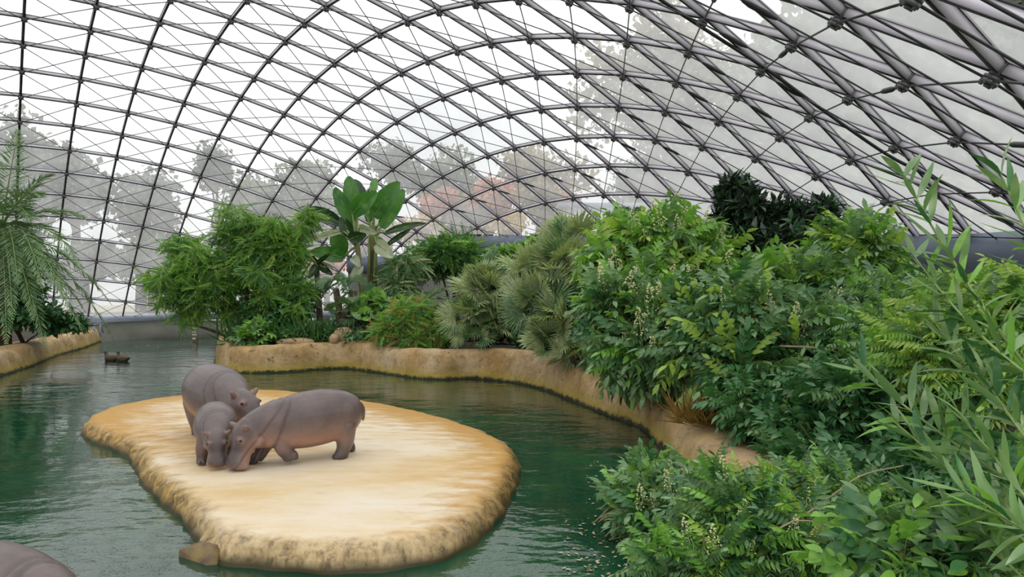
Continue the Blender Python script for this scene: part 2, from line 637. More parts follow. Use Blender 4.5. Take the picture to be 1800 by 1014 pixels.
bars, edge_pts = [], []
for i in range(ga.shape[0]):
    for j in range(ga.shape[1]):
        for di, dj in ((1, 0), (0, 1)):
            i2, j2 = i + di, j + dj
            if i2 >= ga.shape[0] or j2 >= ga.shape[1]: continue
            k1, k2 = KEEP[i, j], KEEP[i2, j2]
            if not (k1 or k2): continue
            a0, b0, a1, b1 = ga[i, j], gb[i, j], ga[i2, j2], gb[i2, j2]
            p, q = NP[i, j], NP[i2, j2]
            if OPEN[i, j] or OPEN[i2, j2]: continue
            if not (k1 and k2):
                if k1:
                    t = cut(a0, b0, a1, b1)
                    q = p + (q - p) * t
                    edge_pts.append(q)
                else:
                    t = cut(a1, b1, a0, b0)
                    p = q + (p - q) * t
                    edge_pts.append(p)
            n = dome_n((a0 + a1) / 2, (b0 + b1) / 2)
            L = np.linalg.norm(q - p)
            if L < 0.05: continue
            M = frame(q - p, n)
            M[:3, 0] *= L
            M[:3, 3] = p
            bars.append((M, (p + q) / 2, L))


def split(items, key, limit=300):
    order = sorted(range(len(items)), key=lambda k: -key(items[k]))
    return [items[k] for k in order[:limit]], [items[k] for k in order[limit:]]


def view_size(P, L):
    u, v, f = project(P)
    return L / f[0] if in_view(P)[0] else -1.0


def bake(Vl, Fl, Ms, mi=None):
    n = len(Vl)
    Vs = np.concatenate([Vl @ M[:3, :3].T + M[:3, 3] for M in Ms])
    polys = [np.concatenate([F + k * n for k in range(len(Ms))]) for F in Fl]
    mis = None if mi is None else np.tile(mi, len(Ms))
    return Vs, polys, mis


near_b, far_b = split(bars, lambda b: view_size(b[1], b[2]))
for M, c, L in near_b: place('steel_bar', bar_me, M, ceiling)
V_, F_, mi_ = bake(BARV, BARF, [b[0] for b in far_b], BARMI)
tag(mk('steel_bar_grid', V_, F_, [M_steel, M_black], ceiling, mi_), kind='stuff')

nodes = []
for i in range(ga.shape[0]):
    for j in range(ga.shape[1]):
        if KEEP[i, j]:
            M = frame(dome(min(ga[i, j] + 1, A1), gb[i, j]) - dome(max(ga[i, j] - 1, A0), gb[i, j]), dome_n(ga[i, j], gb[i, j]))
            M[:3, 3] = NP[i, j]
            nodes.append((M, NP[i, j]))
near_n, far_n = split(nodes, lambda b: view_size(b[1], 0.2))
for M, c in near_n: place('node_clamp', nod_me, M, ceiling)
V_, F_, _ = bake(NODV, NODF, [b[0] for b in far_n])
tag(mk('node_clamp_field', V_, F_, [M_node], ceiling), kind='stuff')

# panes, clipped at the edge of the shell
panes = []
for i in range(ga.shape[0] - 1):
    for j in range(ga.shape[1] - 1):
        idx = [(i, j), (i + 1, j), (i + 1, j + 1), (i, j + 1)]
        ks = [KEEP[p] for p in idx]
        if not any(ks) or any(OPEN[p] for p in idx): continue
        poly = []
        for k in range(4):
            p, q = idx[k], idx[(k + 1) % 4]
            if KEEP[p]: poly.append(NP[p])
            if KEEP[p] != KEEP[q]:
                a, b = (p, q) if KEEP[p] else (q, p)
                t = cut(ga[a], gb[a], ga[b], gb[b])
                poly.append(NP[a] + (NP[b] - NP[a]) * t)
        if len(poly) < 3: continue
        poly = np.array(poly)
        n = dome_n(ga[i, j] + 0.5, gb[i, j] + 0.5)
        m = len(poly)
        V = np.concatenate([poly + n * 0.004, poly + n * 0.020])
        r = np.arange(m)
        tri = [np.array([[0, k + 1, k] for k in range(1, m - 1)]), np.array([[m, m + k, m + k + 1] for k in range(1, m - 1)]),]
        quad = np.stack([r, (r + 1) % m, m + (r + 1) % m, m + r], -1)
        panes.append((V, [np.concatenate(tri), quad], poly.mean(0), S))
near_p, far_p = split(panes, lambda b: view_size(b[2], b[3]))
for V, F, c, L in near_p: mk('glass_pane', V, F, M_glass, ceiling)
if far_p:
    V_, F_ = join([(p[0], p[1]) for p in far_p])
    tag(mk('glass_pane_field', V_, F_, M_glass, ceiling), kind='stuff')

# bracing cables on both diagonals, hung just under the nodes
tb_me = fill_mesh('turnbuckle', *tube([(-0.22, 0, 0), (-0.20, 0, 0), (-0.12, 0, 0), (0.12, 0, 0), (0.20, 0, 0), (0.22, 0, 0)], [0.015, 0.02, 0.034, 0.034, 0.02, 0.015], 6), [M_black])
for s in (1, -1):
    starts = set()
    for i in range(ga.shape[0]):
        for j in range(ga.shape[1]):
            if KEEP[i, j]:
                i2, j2 = i - 1, j - s
                if not (0 <= i2 < ga.shape[0] and 0 <= j2 < ga.shape[1] and KEEP[i2, j2]): starts.add((i, j))
    for st in sorted(starts):
        i, j = st
        run = []
        while 0 <= i < ga.shape[0] and 0 <= j < ga.shape[1] and KEEP[i, j]:
            run.append((i, j))
            i, j = i + 1, j + s
        pre = (st[0] - 1, st[1] - s)
        pts = [NP[r] - dome_n(ga[r], gb[r]) * 0.155 for r in run]
        for e, end in ((pre, 0), ((i, j), -1)):
            if 0 <= e[0] < ga.shape[0] and 0 <= e[1] < ga.shape[1] and not OPEN[e]:
                r = run[end]
                t = cut(ga[r], gb[r], ga[e], gb[e])
                q = dome(ga[r] + (ga[e] - ga[r]) * t, gb[r] + (gb[e] - gb[r]) * t) - dome_n(ga[r], gb[r]) * 0.15
                if end == 0: pts.insert(0, q)
                else: pts.append(q)
        if len(pts) < 2: continue
        P = np.array(pts)
        V, F = tube(P, 0.0115, 5)
        c = mk('cable', V, F, M_cable, ceiling)
        if len(P) > 4:
            kk = 2 if s == 1 else len(P) - 4
            p, q = P[kk], P[kk + 1]
            m = p + (q - p) * 0.22
            if in_view(m)[0]:
                M = frame(q - p, np.array([0.1, 0.2, 0.97]))
                M[:3, 3] = m
                place('turnbuckle', tb_me, M, c)

# edge girder, tube and concrete walls along the foot of the shell
E_ = np.array(edge_pts)
az_ = np.arctan2(E_[:, 0], E_[:, 1])
E_ = E_[np.argsort(az_)]
az_ = np.sort(az_)
uE = 900 + FPX * np.tan(np.clip(az_, -1.2, 1.2))
front = np.abs(az_) < 1.15


def dedupe(P, d=0.25):
    out = [P[0]]
    for p in P[1:]:
        if np.linalg.norm(p - out[-1]) > d: out.append(p)
    return np.array(out)


def ribbon(P, prof):
    """sweep a closed profile (outward, up) along a plan path; outward is away from the camera side"""
    T = np.gradient(P[:, :2], axis=0)
    N = nrm(np.c_[-T[:, 1], T[:, 0]])
    prof = np.array(prof)
    m, n = len(P), len(prof)
    V = np.concatenate([P[:, None, :2] + N[:, None] * prof[None, :, :1], P[:, None, 2:] + prof[None, :, 1:]], -1).reshape(-1, 3)
    i = np.arange(m - 1)[:, None] * n
    j = np.arange(n)[None]
    k = (j + 1) % n
    Q = np.stack([i + j, i + n + j, i + n + k, i + k], -1).reshape(-1, 4)
    ends = [np.array([np.arange(n)]), np.array([np.arange(n)[::-1] + (m - 1) * n])]
    return V, [Q] + ends


left = dedupe(E_[front & (uE < 597)], 0.6)
mid = dedupe(E_[front & (uE > 602) & (uE < 725)], 0.4)
right_ = dedupe(E_[front & (uE > 788) & (E_[:, 1] > 6.0)], 0.4)


mid = np.array([mid[0] + (mid[0] - mid[-1]) * 0.12, mid[0], mid[-1], np.r_[right_[0][:2] - nrm(right_[1][:2] - right_[0][:2]) * 0.1, mid[-1][2]]])
left = np.concatenate([left, [np.r_[mid[0][:2], left[-1][2]]]])


def level(P, k=5):
    Q = P.copy()
    for _ in range(2):
        for i in range(len(P)):
            lo, hi = max(0, i - k // 2), min(len(P), i + k // 2 + 1)
            Q[i, 2] = Q[lo:hi, 2].mean()
    return Q


V, F = tube(level(left, 9) + np.array([0, -0.12, -0.22]), 0.19, 12)
tag(mk('trim_1', V, F, M_tube, None, smooth=True), 'pale blue-grey round steel tube along the foot of the glass above the far water', None, None, 'structure')
girder = [(-0.14, -0.72), (0.14, -0.72), (0.14, 0.02), (-0.14, 0.02)]
V, F = ribbon(level(mid), girder)
tag(mk('trim_2', V, F, M_beam), 'short blue-grey edge girder behind the big-leaved plant', None, None, 'structure')
V, F = ribbon(level(right_), girder)
tag(mk('trim_3', V, F, M_beam), 'long blue-grey edge girder under the glass behind the palms and shrubs', None, None, 'structure')
lw = level(left, 9).copy()
lw[:, 2] = 0
zt = level(left, 9)[:, 2].mean() - 0.40
V, F = ribbon(lw + np.array([0, -0.1, 0]), [(-0.1, -0.6), (0.25, -0.6), (0.25, zt), (-0.1, zt)])
tag(mk('wall_left', V, F, M_conc), 'grey-green concrete wall standing in the far end of the pool', None, None, 'structure')
for nm, P, lab in (('wall_back', mid, 'concrete wall below the short girder'), ('wall_right', right_, 'concrete wall below the long girder, hidden by shrubs')):
    P = level(P)
    ribs = []
    T = np.gradient(P[:, :2], axis=0)
    N = nrm(np.c_[-T[:, 1], T[:, 0]])
    V = np.concatenate([np.c_[P[:, :2] + N * 0.02, P[:, 2] - 0.7], np.c_[P[:, :2] + N * 0.02, np.full(len(P), 0.2)], np.c_[P[:, :2] + N * 0.3, P[:, 2] - 0.7], np.c_[P[:, :2] + N * 0.3, np.full(len(P), 0.2)]])
    m = len(P)
    k = np.arange(m - 1)
    Q = np.concatenate([np.stack([k, k + 1, m + k + 1, m + k], -1), np.stack([2 * m + k, 3 * m + k, 3 * m + k + 1, 2 * m + k + 1], -1), np.stack([k, 2 * m + k, 2 * m + k + 1, k + 1], -1)])
    tag(mk(nm, V, [Q], M_conc), lab, None, None, 'structure')

# dark pipe slung under the shell on the right
pp = smooth_line([at(1120, -30, 9.0), at(1200, 26, 9.4), at(1345, 120, 9.75), at(1450, 196, 10.1), at(1560, 272, 10.3), at(1640, 312, 10.05), at(1705, 345, 9.7), at(1780, 395, 9.2)], 6)
V, F = tube(pp, 0.026, 8)
tag(mk('pipe', V, F, M_black, smooth=True), 'thin dark green-black pipe slung under the glass shell at upper right', 'pipe')

# ------------------------------------------------------------------ pool, banks, ground
WL_R = [onz(u, v) for u, v in [(384, 600), (379, 618), (377, 640), (392, 652), (430, 656), (500, 655), (560, 650), (605, 648), (660, 655), (720, 664), (770, 668), (830, 666), (885, 671), (935, 680), (985, 697), (1030, 716), (1085, 737), (1128, 755), (1150, 778), (1170, 803), (1196, 832)]]
WL_R += [np.array([1.95, 6.3, 0]), np.array([2.0, 5.2, 0]), np.array([2.05, 4.0, 0]), np.array([2.1, 2.6, 0]), np.array([2.2, 0.5, 0]), np.array([2.3, -2.5, 0])]
WL_R = smooth_line(WL_R, 8)
WL_L = [onz(u, v) for u, v in [(-260, 760), (-120, 700), (0, 662), (50, 646), (105, 624), (150, 611), (178, 600)]]
WL_L = smooth_line(WL_L, 8)


def bank(name, W, hfun, side, label):
    T = nrm(np.gradient(W[:, :2], axis=0))
    for _ in range(3):
        T[1:-1] = nrm((T[:-2] + T[1:-1] + T[2:]))
    N = np.c_[T[:, 1], -T[:, 0]] * side
    arc = np.concatenate([[0], np.cumsum(np.linalg.norm(np.diff(W[:, :2], axis=0), axis=1))])
    wob = 0.035 * np.sin(arc * 1.1) + 0.025 * np.sin(arc * 2.3 + 1) + 0.012 * np.sin(arc * 7.1)
    prof = [(0.0, -0.5), (0.0, -0.02), (0.03, 0.10), (0.07, 0.35), (0.10, 0.60), (0.15, 0.82), (0.24, 0.95), (0.38, 1.0), (0.60, 0.99), (0.85, 0.93), (1.1, 0.85)]
    rows = []
    for o_, f_ in prof:
        z = f_ if f_ < 0 else None
        h = np.array([hfun(p) for p in W]) + wob
        zz = np.full(len(W), f_) if f_ < 0 else h * f_
        nz = 0.02 * np.sin(arc * 3.3 + o_ * 7 + f_ * 4) + 0.012 * np.sin(arc * 11 + f_ * 21)
        off = o_ + (nz if f_ > 0 else 0)
        rows.append(np.c_[W[:, :2] + N * np.reshape(off, (-1, 1)), zz])
    V = np.concatenate(rows)
    m, n = len(W), len(prof)
    i = np.arange(n - 1)[:, None] * m
    k = np.arange(m - 1)[None]
    Q = np.stack([i + k, i + k + 1, i + m + k + 1, i + m + k], -1).reshape(-1, 4)
    if side < 0: Q = Q[:, ::-1]
    o = mk(name, V, [Q], M_bank, smooth=True)
    tag(o, label, None, None, 'structure')
    return rows[-2], rows[-1]


hr = lambda p: 0.44 + 0.30 * min(1, max(0, (p[1] - 7) / 10))
r1, inner_r = bank('wall_2', WL_R, hr, -1, 'sandy rendered pool wall curving below the palms and shrubs')
hl = lambda p: 0.62
l1, inner_l = bank('wall_3', WL_L, hl, -1, 'sandy rendered pool wall below the feathery palm')

# planted soil behind the pool walls
def soil(name, P, label):
    V = np.array(P, float)
    o = mk(name, V, [np.array([np.arange(len(V))])], M_soil)
    return tag(o, label, None, None, 'structure')


far_r = [right_[::-1][k] for k in range(0, len(right_), 6)] + [mid[-1], mid[0]] + [left[-1]]
poly = [p for p in r1[::4]] + [np.array([12, -2.5, 0.45]), np.array([14, 3, .5])]
poly += [np.array([p[0], p[1], 0.75]) for p in far_r if p[1] > 3]
poly += [np.array([onz(384, 600)[0] + 0.5, onz(384, 600)[1] + 1.5, 0.6])]
soil('floor_1', poly, 'dark planted soil behind the right-hand pool wall')
pl_ = [p for p in l1[::4]] + [np.array([left[4][0], left[4][1] - .3, 0.55]), np.array([left[0][0], left[0][1], 0.55]), np.array([-30, 12, 0.55]), np.array([-18, 6, 0.5])]
soil('floor_2', pl_, 'dark planted soil behind the left-hand pool wall')

wp = [np.array([p[0], p[1], 0]) for p in WL_L[::3]]
wp += [np.array([p[0], p[1], 0]) for p in left[(left[:, 0] > WL_L[-1][0])]]
wp += [np.array([p[0] + 0.05, p[1], 0]) for p in WL_R[::3]]
wp += [np.array([2.3, -4, 0]), np.array([-16, -4, 0]), np.array([-18, 5, 0])]
V = np.array(wp)
o = mk('pool_water', V, [np.array([np.arange(len(V))])], M_water)
tag(o, 'rippled dark green water filling the pool', 'water', None, 'stuff')
bed = V.copy()
bed[:, 2] = -0.9
tag(mk('floor_3', bed, [np.array([np.arange(len(V))])], M_soil), 'pool bed below the green water', None, None, 'structure')

# outside ground
V = np.array([[-90, -30, 0.15], [90, -30, 0.15], [90, 130, 0.15], [-90, 130, 0.15]], float)
gpoly = [np.array([p[0] * 1.02, p[1] * 1.02 + 0.3, 1.0]) for p in left]
gV = np.array([[-90, 20, 1.0]] + [list(p) for p in gpoly] + [[2, 34, 1.0], [30, 30, 1.0], [60, 0, 1.0], [120, 60, 1.0], [90, 150, 1.0], [-120, 150, 1.0]])
M_lawn = simple('lawn_and_paths', (0.20, 0.22, 0.11), (0.44, 0.36, 0.30), 0.16, 0.9)
tag(mk('floor_4', gV, [np.array([np.arange(len(gV))])], M_lawn), 'lawn and pale paths outside the glass', None, None, 'structure')

# ------------------------------------------------------------------ island
top_px = [(165, 729), (200, 713), (260, 701), (330, 692), (420, 685), (480, 684), (540, 690), (600, 697), (660, 706), (720, 718), (780, 733), (840, 753), (880, 773), (896, 795), (889, 820), (874, 848), (852, 876), (820, 903), (780, 925), (735, 938), (660, 946), (560, 948), (470, 941), (415, 934), (386, 922), (370, 897), (345, 872), (305, 842), (274, 816), (260, 795), (245, 776), (222, 764), (185, 752), (165, 742)]
IZ = 0.20
O = np.array([onz(u, v, IZ)[:2] for u, v in top_px])
O = smooth_line(np.c_[O, np.zeros(len(O))], 6, True)[:, :2]
cen = O.mean(0)
T = np.roll(O, -1, 0) - np.roll(O, 1, 0)
NO = nrm(np.c_[T[:, 1], -T[:, 0]])
if ((O - cen) * NO).sum(1).mean() < 0: NO = -NO
m = len(O)
rings = []
prof = [(0.17, -0.4, 1.0), (0.13, -0.02, 1.0), (0.10, 0.07, 1.0), (0.065, 0.13, .95), (0.02, 0.175, .75), (-0.05, 0.195, .4), (-0.13, 0.20, .15)]
arc = np.concatenate([[0], np.cumsum(np.linalg.norm(np.diff(O, axis=0), axis=1))])
for off, z, r in prof:
    wb = (0.02 * np.sin(arc * 7 + z * 40) + 0.012 * np.sin(arc * 17 + z * 70))[:, None] if z > -0.1 else 0
    rings.append((np.c_[O + NO * (off + wb), np.full(m, z)], np.full(m, r)))
base = O + NO * -0.13
for f in np.linspace(0.92, 0.04, 14):
    P = cen + (base - cen) * f
    rings.append((np.c_[P, 0.20 + 0.03 * (1 - f ** 2) + 0.004 * np.sin(P[:, 0] * 4) * np.cos(P[:, 1] * 3)], np.full(m, 0.0)))
V = np.concatenate([r[0] for r in rings] + [[[cen[0], cen[1], 0.23]]])
rim = np.concatenate([r[1] for r in rings] + [[0.0]])
n = len(rings)
i = np.arange(n - 1)[:, None] * m
k = np.arange(m)[None]
k2 = (k + 1) % m
Q = np.stack([i + k, i + k2, i + m + k2, i + m + k], -1).reshape(-1, 4)
Tt = np.stack([(n - 1) * m + np.arange(m), (n - 1) * m + (np.arange(m) + 1) % m, np.full(m, n * m)], -1)
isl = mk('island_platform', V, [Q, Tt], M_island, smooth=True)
tag(isl, 'pale sandy-yellow concrete island with an ochre algae rim in the green pool', 'platform')
at_ = isl.data.attributes.new('rim', 'FLOAT', 'POINT')
at_.data.foreach_set('value', rim.astype(np.float32))
# ochre growth: strongest along the far and right-hand rim
dist = np.array([np.min(np.linalg.norm(O - p[:2], axis=1)) for p in V])
farw = np.clip((V[:, 1] - 7.2) / 3.0, 0, 1) * 0.8 + np.clip((V[:, 0] + 1.2) / 1.4, 0, 1) * 0.7
stain = 1.9 * np.exp(-dist / 0.9) * np.clip(farw, 0, 1) + 0.52 * np.exp(-((V[:, 0] + 3.4) ** 2 + (V[:, 1] - 8.0) ** 2) / 1.4)
st_ = isl.data.attributes.new('stain', 'FLOAT', 'POINT')
st_.data.foreach_set('value', stain.astype(np.float32))

# broken stone lying off the near corner of the island
q = [onz(315, 966, 0.05), onz(352, 951, 0.10), onz(388, 958, 0.11), onz(380, 985, 0.03), onz(363, 994, 0.0)]
V = np.array([p + np.array([0, 0, 0.0]) for p in q] + [(p - np.array(q).mean(0)) * 1.1 + np.array(q).mean(0) - np.array([0, 0, 0.25]) for p in q] + [np.array(q).mean(0) + np.array([0, 0.02, 0.05])])
r = np.arange(5)
tri = np.stack([r, (r + 1) % 5, np.full(5, 10)], -1)
quad = np.stack([r, 5 + r, 5 + (r + 1) % 5, (r + 1) % 5], -1)
M_frag = simple('algae_stone', (0.10, 0.065, 0.05), (0.24, 0.16, 0.045), 9.0, 0.6, bmp=0.02)
tag(mk('rock', V, [tri, quad], M_frag), 'small brown triangular rock with yellow algae at the near island corner', 'rock')

# ------------------------------------------------------------------ hippos
def sphere(c, r, n=14, mm=8):
    th = np.linspace(0, 2 * PI, n, endpoint=False)
    ph = np.linspace(0, PI, mm + 1)[1:-1]
    V = [np.array([np.cos(t) * np.sin(p), np.sin(t) * np.sin(p), np.cos(p)]) for p in ph for t in th]
    V = np.array(V + [[0, 0, 1.0], [0, 0, -1.0]])
    k = len(ph)
    i = np.arange(k - 1)[:, None] * n
    j = np.arange(n)[None]
    j2 = (j + 1) % n
    Q = np.stack([i + j, i + n + j, i + n + j2, i + j2], -1).reshape(-1, 4)
    jj = np.arange(n)
    kk = (jj + 1) % n
    Tt = np.concatenate([np.stack([np.full(n, k * n), jj, kk], -1), np.stack([np.full(n, k * n + 1), (k - 1) * n + kk, (k - 1) * n + jj], -1)])
    return V * np.asarray(r) + np.asarray(c), [Q, Tt]


def loft(secs, n=28):
    """sections (x, y, z, half width, half height): a closed smooth body around a bent axis"""
    S_ = smooth_line(np.array(secs, float), 5)
    P = S_[:, :3]
    T = nrm(np.gradient(P, axis=0))
    side = nrm(np.cross(np.array([0, 0, 1.0]) + T * 0.001, T))
    up = np.cross(T, side)
    th = np.linspace(0, 2 * PI, n, endpoint=False)
    c, s = np.cos(th), np.sin(th)
    c = np.sign(c) * np.abs(c) ** 0.92
    s = np.sign(s) * np.abs(s) ** 0.92
    hw, hh = np.maximum(S_[:, 3], 0.004), np.maximum(S_[:, 4], 0.004)
    V = (P[:, None] + c[None, :, None] * side[:, None] * hw[:, None, None] + s[None, :, None] * up[:, None] * hh[:, None, None]).reshape(-1, 3)
    m = len(P)
    i = np.arange(m - 1)[:, None] * n
    j = np.arange(n)[None]
    k = (j + 1) % n
    Q = np.stack([i + j, i + k, i + n + k, i + n + j], -1).reshape(-1, 4)
    V = np.concatenate([V, P[:1], P[-1:]])
    jj = np.arange(n)
    kk = (jj + 1) % n
    Tt = np.concatenate([np.stack([np.full(n, m * n), kk, jj], -1), np.stack([np.full(n, m * n + 1), (m - 1) * n + jj, (m - 1) * n + kk], -1)])
    return V, [Q, Tt]


def limb(j):
    """joints (x, y, z, r) from the body down to the foot"""
    J = smooth_line(np.array(j, float), 5)
    return tube(J[:, :3], J[:, 3], 16)


def leg(top, knee, foot, r=(0.15, 0.095, 0.075), lift=0.0, toe=(1, 0)):
    t, k, f = (np.array(v, float) for v in (top, knee, foot))
    parts = [sphere(t, (r[0] * 0.95, r[0] * 0.8, r[0] * 1.15)), limb([(t[0], t[1], t[2] + 0.06, r[0] * 0.5), (*t, r[0] * 0.9), (*((t + k) / 2), (r[0] + r[1]) / 2), (*k, r[1]), (*((k + f) / 2), r[2]), (f[0], f[1], f[2] + 0.05, r[2] * 1.02), (f[0], f[1], f[2] + 0.012, r[2] * 1.05)])]
    tx = np.array([toe[0], toe[1], 0.0])
    ty = np.array([-toe[1], toe[0], 0.0])
    for s, w, fw in ((-1, 0.040, 0.035), (-0.36, 0.030, 0.070), (0.36, 0.030, 0.070), (1, 0.040, 0.035)):
        c = f + tx * fw + ty * w * np.sign(s) * (1 if abs(s) == 1 else 0.85)
        parts.append(sphere((c[0], c[1], f[2] + 0.026), (0.030, 0.026, 0.030), 10, 6))
    return parts


def head_parts(base, hd, sc=1.0, roll=0.0):
    """base: crown point of the neck; hd: unit direction from neck to muzzle. Returns skin parts, eyes, ear bases"""
    hd = nrm(hd)
    side = nrm(np.cross([0, 0, 1.0], hd))
    up = np.cross(hd, side)
    if up[2] < 0: up = -up
    L = lambda x, y, z: np.asarray(base) + (hd * x * 0.92 + side * y * 1.05 + up * z * 1.08) * sc
    W = lambda secs: [(*L(x, 0, z), w * sc * 1.06, h * sc * 1.10) for x, z, w, h in secs]
    parts = [loft(W([(-0.10, 0.0, 0.10, 0.11), (0.0, 0.005, 0.135, 0.135), (0.09, 0.0, 0.135, 0.125), (0.17, -0.005, 0.110, 0.105), (0.24, -0.012, 0.100, 0.092), (0.31, -0.018, 0.118, 0.095), (0.37, -0.025, 0.112, 0.085), (0.405, -0.03, 0.080, 0.062), (0.42, -0.032, 0.012, 0.012)]))]
    # jowls, brow ridges, nostrils, ears
    eyes, ears = [], []
    for s in (-1, 1):
        parts.append(sphere(L(0.06, 0.095 * s, -0.065), 0.068 * sc))
        parts.append(sphere(L(0.115, 0.078 * s, 0.088), (0.036 * sc,) * 3, 12, 6))
        parts.append(sphere(L(0.365, 0.052 * s, 0.045), (0.026 * sc,) * 3, 12, 6))
        parts.append(sphere(L(0.345, 0.085 * s, -0.055), (0.045 * sc,) * 3, 12, 6))
        e0, e1 = L(-0.005, 0.105 * s, 0.085), L(-0.03, 0.155 * s, 0.145)
        parts.append(limb([(*e0, 0.024 * sc), (*((e0 + e1) / 2), 0.030 * sc), (*e1, 0.014 * sc)]))
        ears.append((e0 + e1) / 2)
        eyes.append(L(0.125, 0.106 * s, 0.092))
    return parts, eyes, ears, L


def hippo(name, label, body, legs, head, heading, loc, sc, tail=True, creases=(), fold=None):
    """all measures in the animal's own frame: x forward, z up, metres at scale 1"""
    parts = [loft(body)]
    for lg in legs: parts += leg(*lg[0:3], **lg[3])
    hp, eyes, ears, L = head_parts(*head)
    parts += hp
    if tail:
        x0 = body[1][0]
        parts.append(limb([(x0 - 0.005, 0, body[1][2] + 0.10, 0.030), (x0 - 0.045, 0, body[1][2] + 0.04, 0.024), (x0 - 0.05, 0, body[1][2] - 0.05, 0.018), (x0 - 0.045, 0, body[1][2] - 0.10, 0.012)]))
    V, F = join(parts)
    me = fill_mesh('tmp', V, F)
    tmp = bpy.data.objects.new('tmp', me)
    COL.objects.link(tmp)
    rm = tmp.modifiers.new('r', 'REMESH')
    rm.mode = 'VOXEL'
    rm.voxel_size = 0.0125
    sm = tmp.modifiers.new('s', 'SMOOTH')
    sm.factor = 0.5
    sm.iterations = 5
    dg = bpy.context.evaluated_depsgraph_get()
    ev = tmp.evaluated_get(dg).to_mesh()
    n = len(ev.vertices)
    co = np.empty(n * 3, np.float32)
    ev.vertices.foreach_get('co', co)
    co = co.reshape(-1, 3).astype(float)
    no = np.empty(n * 3, np.float32)
    ev.vertices.foreach_get('normal', no)
    no = no.reshape(-1, 3).astype(float)
    npoly = len(ev.polygons)
    tot = np.empty(npoly, np.int32)
    ev.polygons.foreach_get('loop_total', tot)
    li = np.empty(len(ev.loops), np.int32)
    ev.loops.foreach_get('vertex_index', li)
    st = np.concatenate([[0], np.cumsum(tot)[:-1]])
    quads = li[(st[tot == 4][:, None] + np.arange(4))] if (tot == 4).any() else np.zeros((0, 4), int)
    tris = li[(st[tot == 3][:, None] + np.arange(3))] if (tot == 3).any() else np.zeros((0, 3), int)
    bpy.data.objects.remove(tmp)
    # skin folds
    for (px, pz), (nx, nz), dep, wid in creases:
        d = (co[:, 0] - px) * nx + (co[:, 2] - pz) * nz + 0.02 * np.sin(co[:, 1] * 9)
        g = np.exp(-(d / wid) ** 2) - 0.7 * np.exp(-((d - 2.2 * wid) / (1.4 * wid)) ** 2)
        co -= no * (dep * g)[:, None]
    # pink belly, jowls, ears and eye rims; dark muzzle bridge
    zz = co[:, 2]
    hb, hdv = np.array(head[0]), nrm(head[1])
    hx = (co - hb) @ hdv
    hr_ = np.linalg.norm(co - hb - hx[:, None] * hdv, axis=1)
    onhead = np.clip((hx + 0.02) / 0.06, 0, 1) * np.clip((0.23 - hr_) / 0.05, 0, 1)
    hup = np.array(L(0, 0, 1)) - np.array(L(0, 0, 0))
    hup = hup / np.linalg.norm(hup)
    hz = (co - hb) @ hup
    pink = np.clip((0.52 - zz) / 0.30, 0, 1) * np.clip((0.25 - no[:, 2]) / 0.9, 0, 1) * (1 - onhead) * np.clip((zz - 0.12) / 0.12, 0, 1)
    pink = np.maximum(pink, onhead * np.clip((0.05 - hz) / 0.12, 0, 1) * 0.75)
    for e in eyes: pink = np.maximum(pink, 0.8 * np.exp(-(np.linalg.norm(co - e, axis=1) / 0.035) ** 2))
    for e in ears: pink = np.maximum(pink, 0.6 * np.exp(-(np.linalg.norm(co - e, axis=1) / 0.04) ** 2))
    dark = onhead * np.clip((hz - 0.03) / 0.06, 0, 1) * np.clip((hx - 0.10) / 0.1, 0, 1) * 0.75
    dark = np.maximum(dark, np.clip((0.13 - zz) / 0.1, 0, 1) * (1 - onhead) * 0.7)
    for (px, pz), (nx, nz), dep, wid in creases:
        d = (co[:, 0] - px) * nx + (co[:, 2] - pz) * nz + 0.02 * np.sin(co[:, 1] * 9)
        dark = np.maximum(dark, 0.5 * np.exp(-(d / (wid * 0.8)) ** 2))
    c, s = math.cos(heading), math.sin(heading)
    R = np.array([[c, -s, 0], [s, c, 0], [0, 0, 1]])
    r = root(name, loc, label, 'hippo', 'hippos')
    X = lambda P: (np.asarray(P) * sc) @ R.T + np.asarray(loc)
    b = mk('body', X(co), [q for q in (quads, tris) if len(q)], M_hide, r, smooth=True)
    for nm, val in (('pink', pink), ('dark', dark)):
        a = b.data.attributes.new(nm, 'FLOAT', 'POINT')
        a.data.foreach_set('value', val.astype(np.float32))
    for e in eyes:
        V, F = sphere((0, 0, 0), 0.014 * sc, 12, 8)
        mk('eye', V + X(e), F, M_eye, r, smooth=True)
    return r


BODY = [(-0.60, 0, 0.46, 0.01, 0.01), (-0.575, 0, 0.46, 0.10, 0.12), (-0.50, 0, 0.465, 0.185, 0.205), (-0.36, 0, 0.465, 0.245, 0.265), (-0.16, 0, 0.455, 0.282, 0.298), (0.05, 0, 0.435, 0.290, 0.298), (0.22, 0, 0.42, 0.265, 0.275), (0.36, 0, 0.41, 0.228, 0.250), (0.47, 0, 0.39, 0.190, 0.215), (0.57, 0, 0.355, 0.160, 0.185), (0.64, 0, 0.32, 0.13, 0.15), (0.70, 0, 0.28, 0.02, 0.02)]
CREASE = [((0.33, 0.40), (0.94, 0.34), 0.010, 0.016), ((0.50, 0.40), (0.80, 0.60), 0.007, 0.014)]
HZ = 0.222
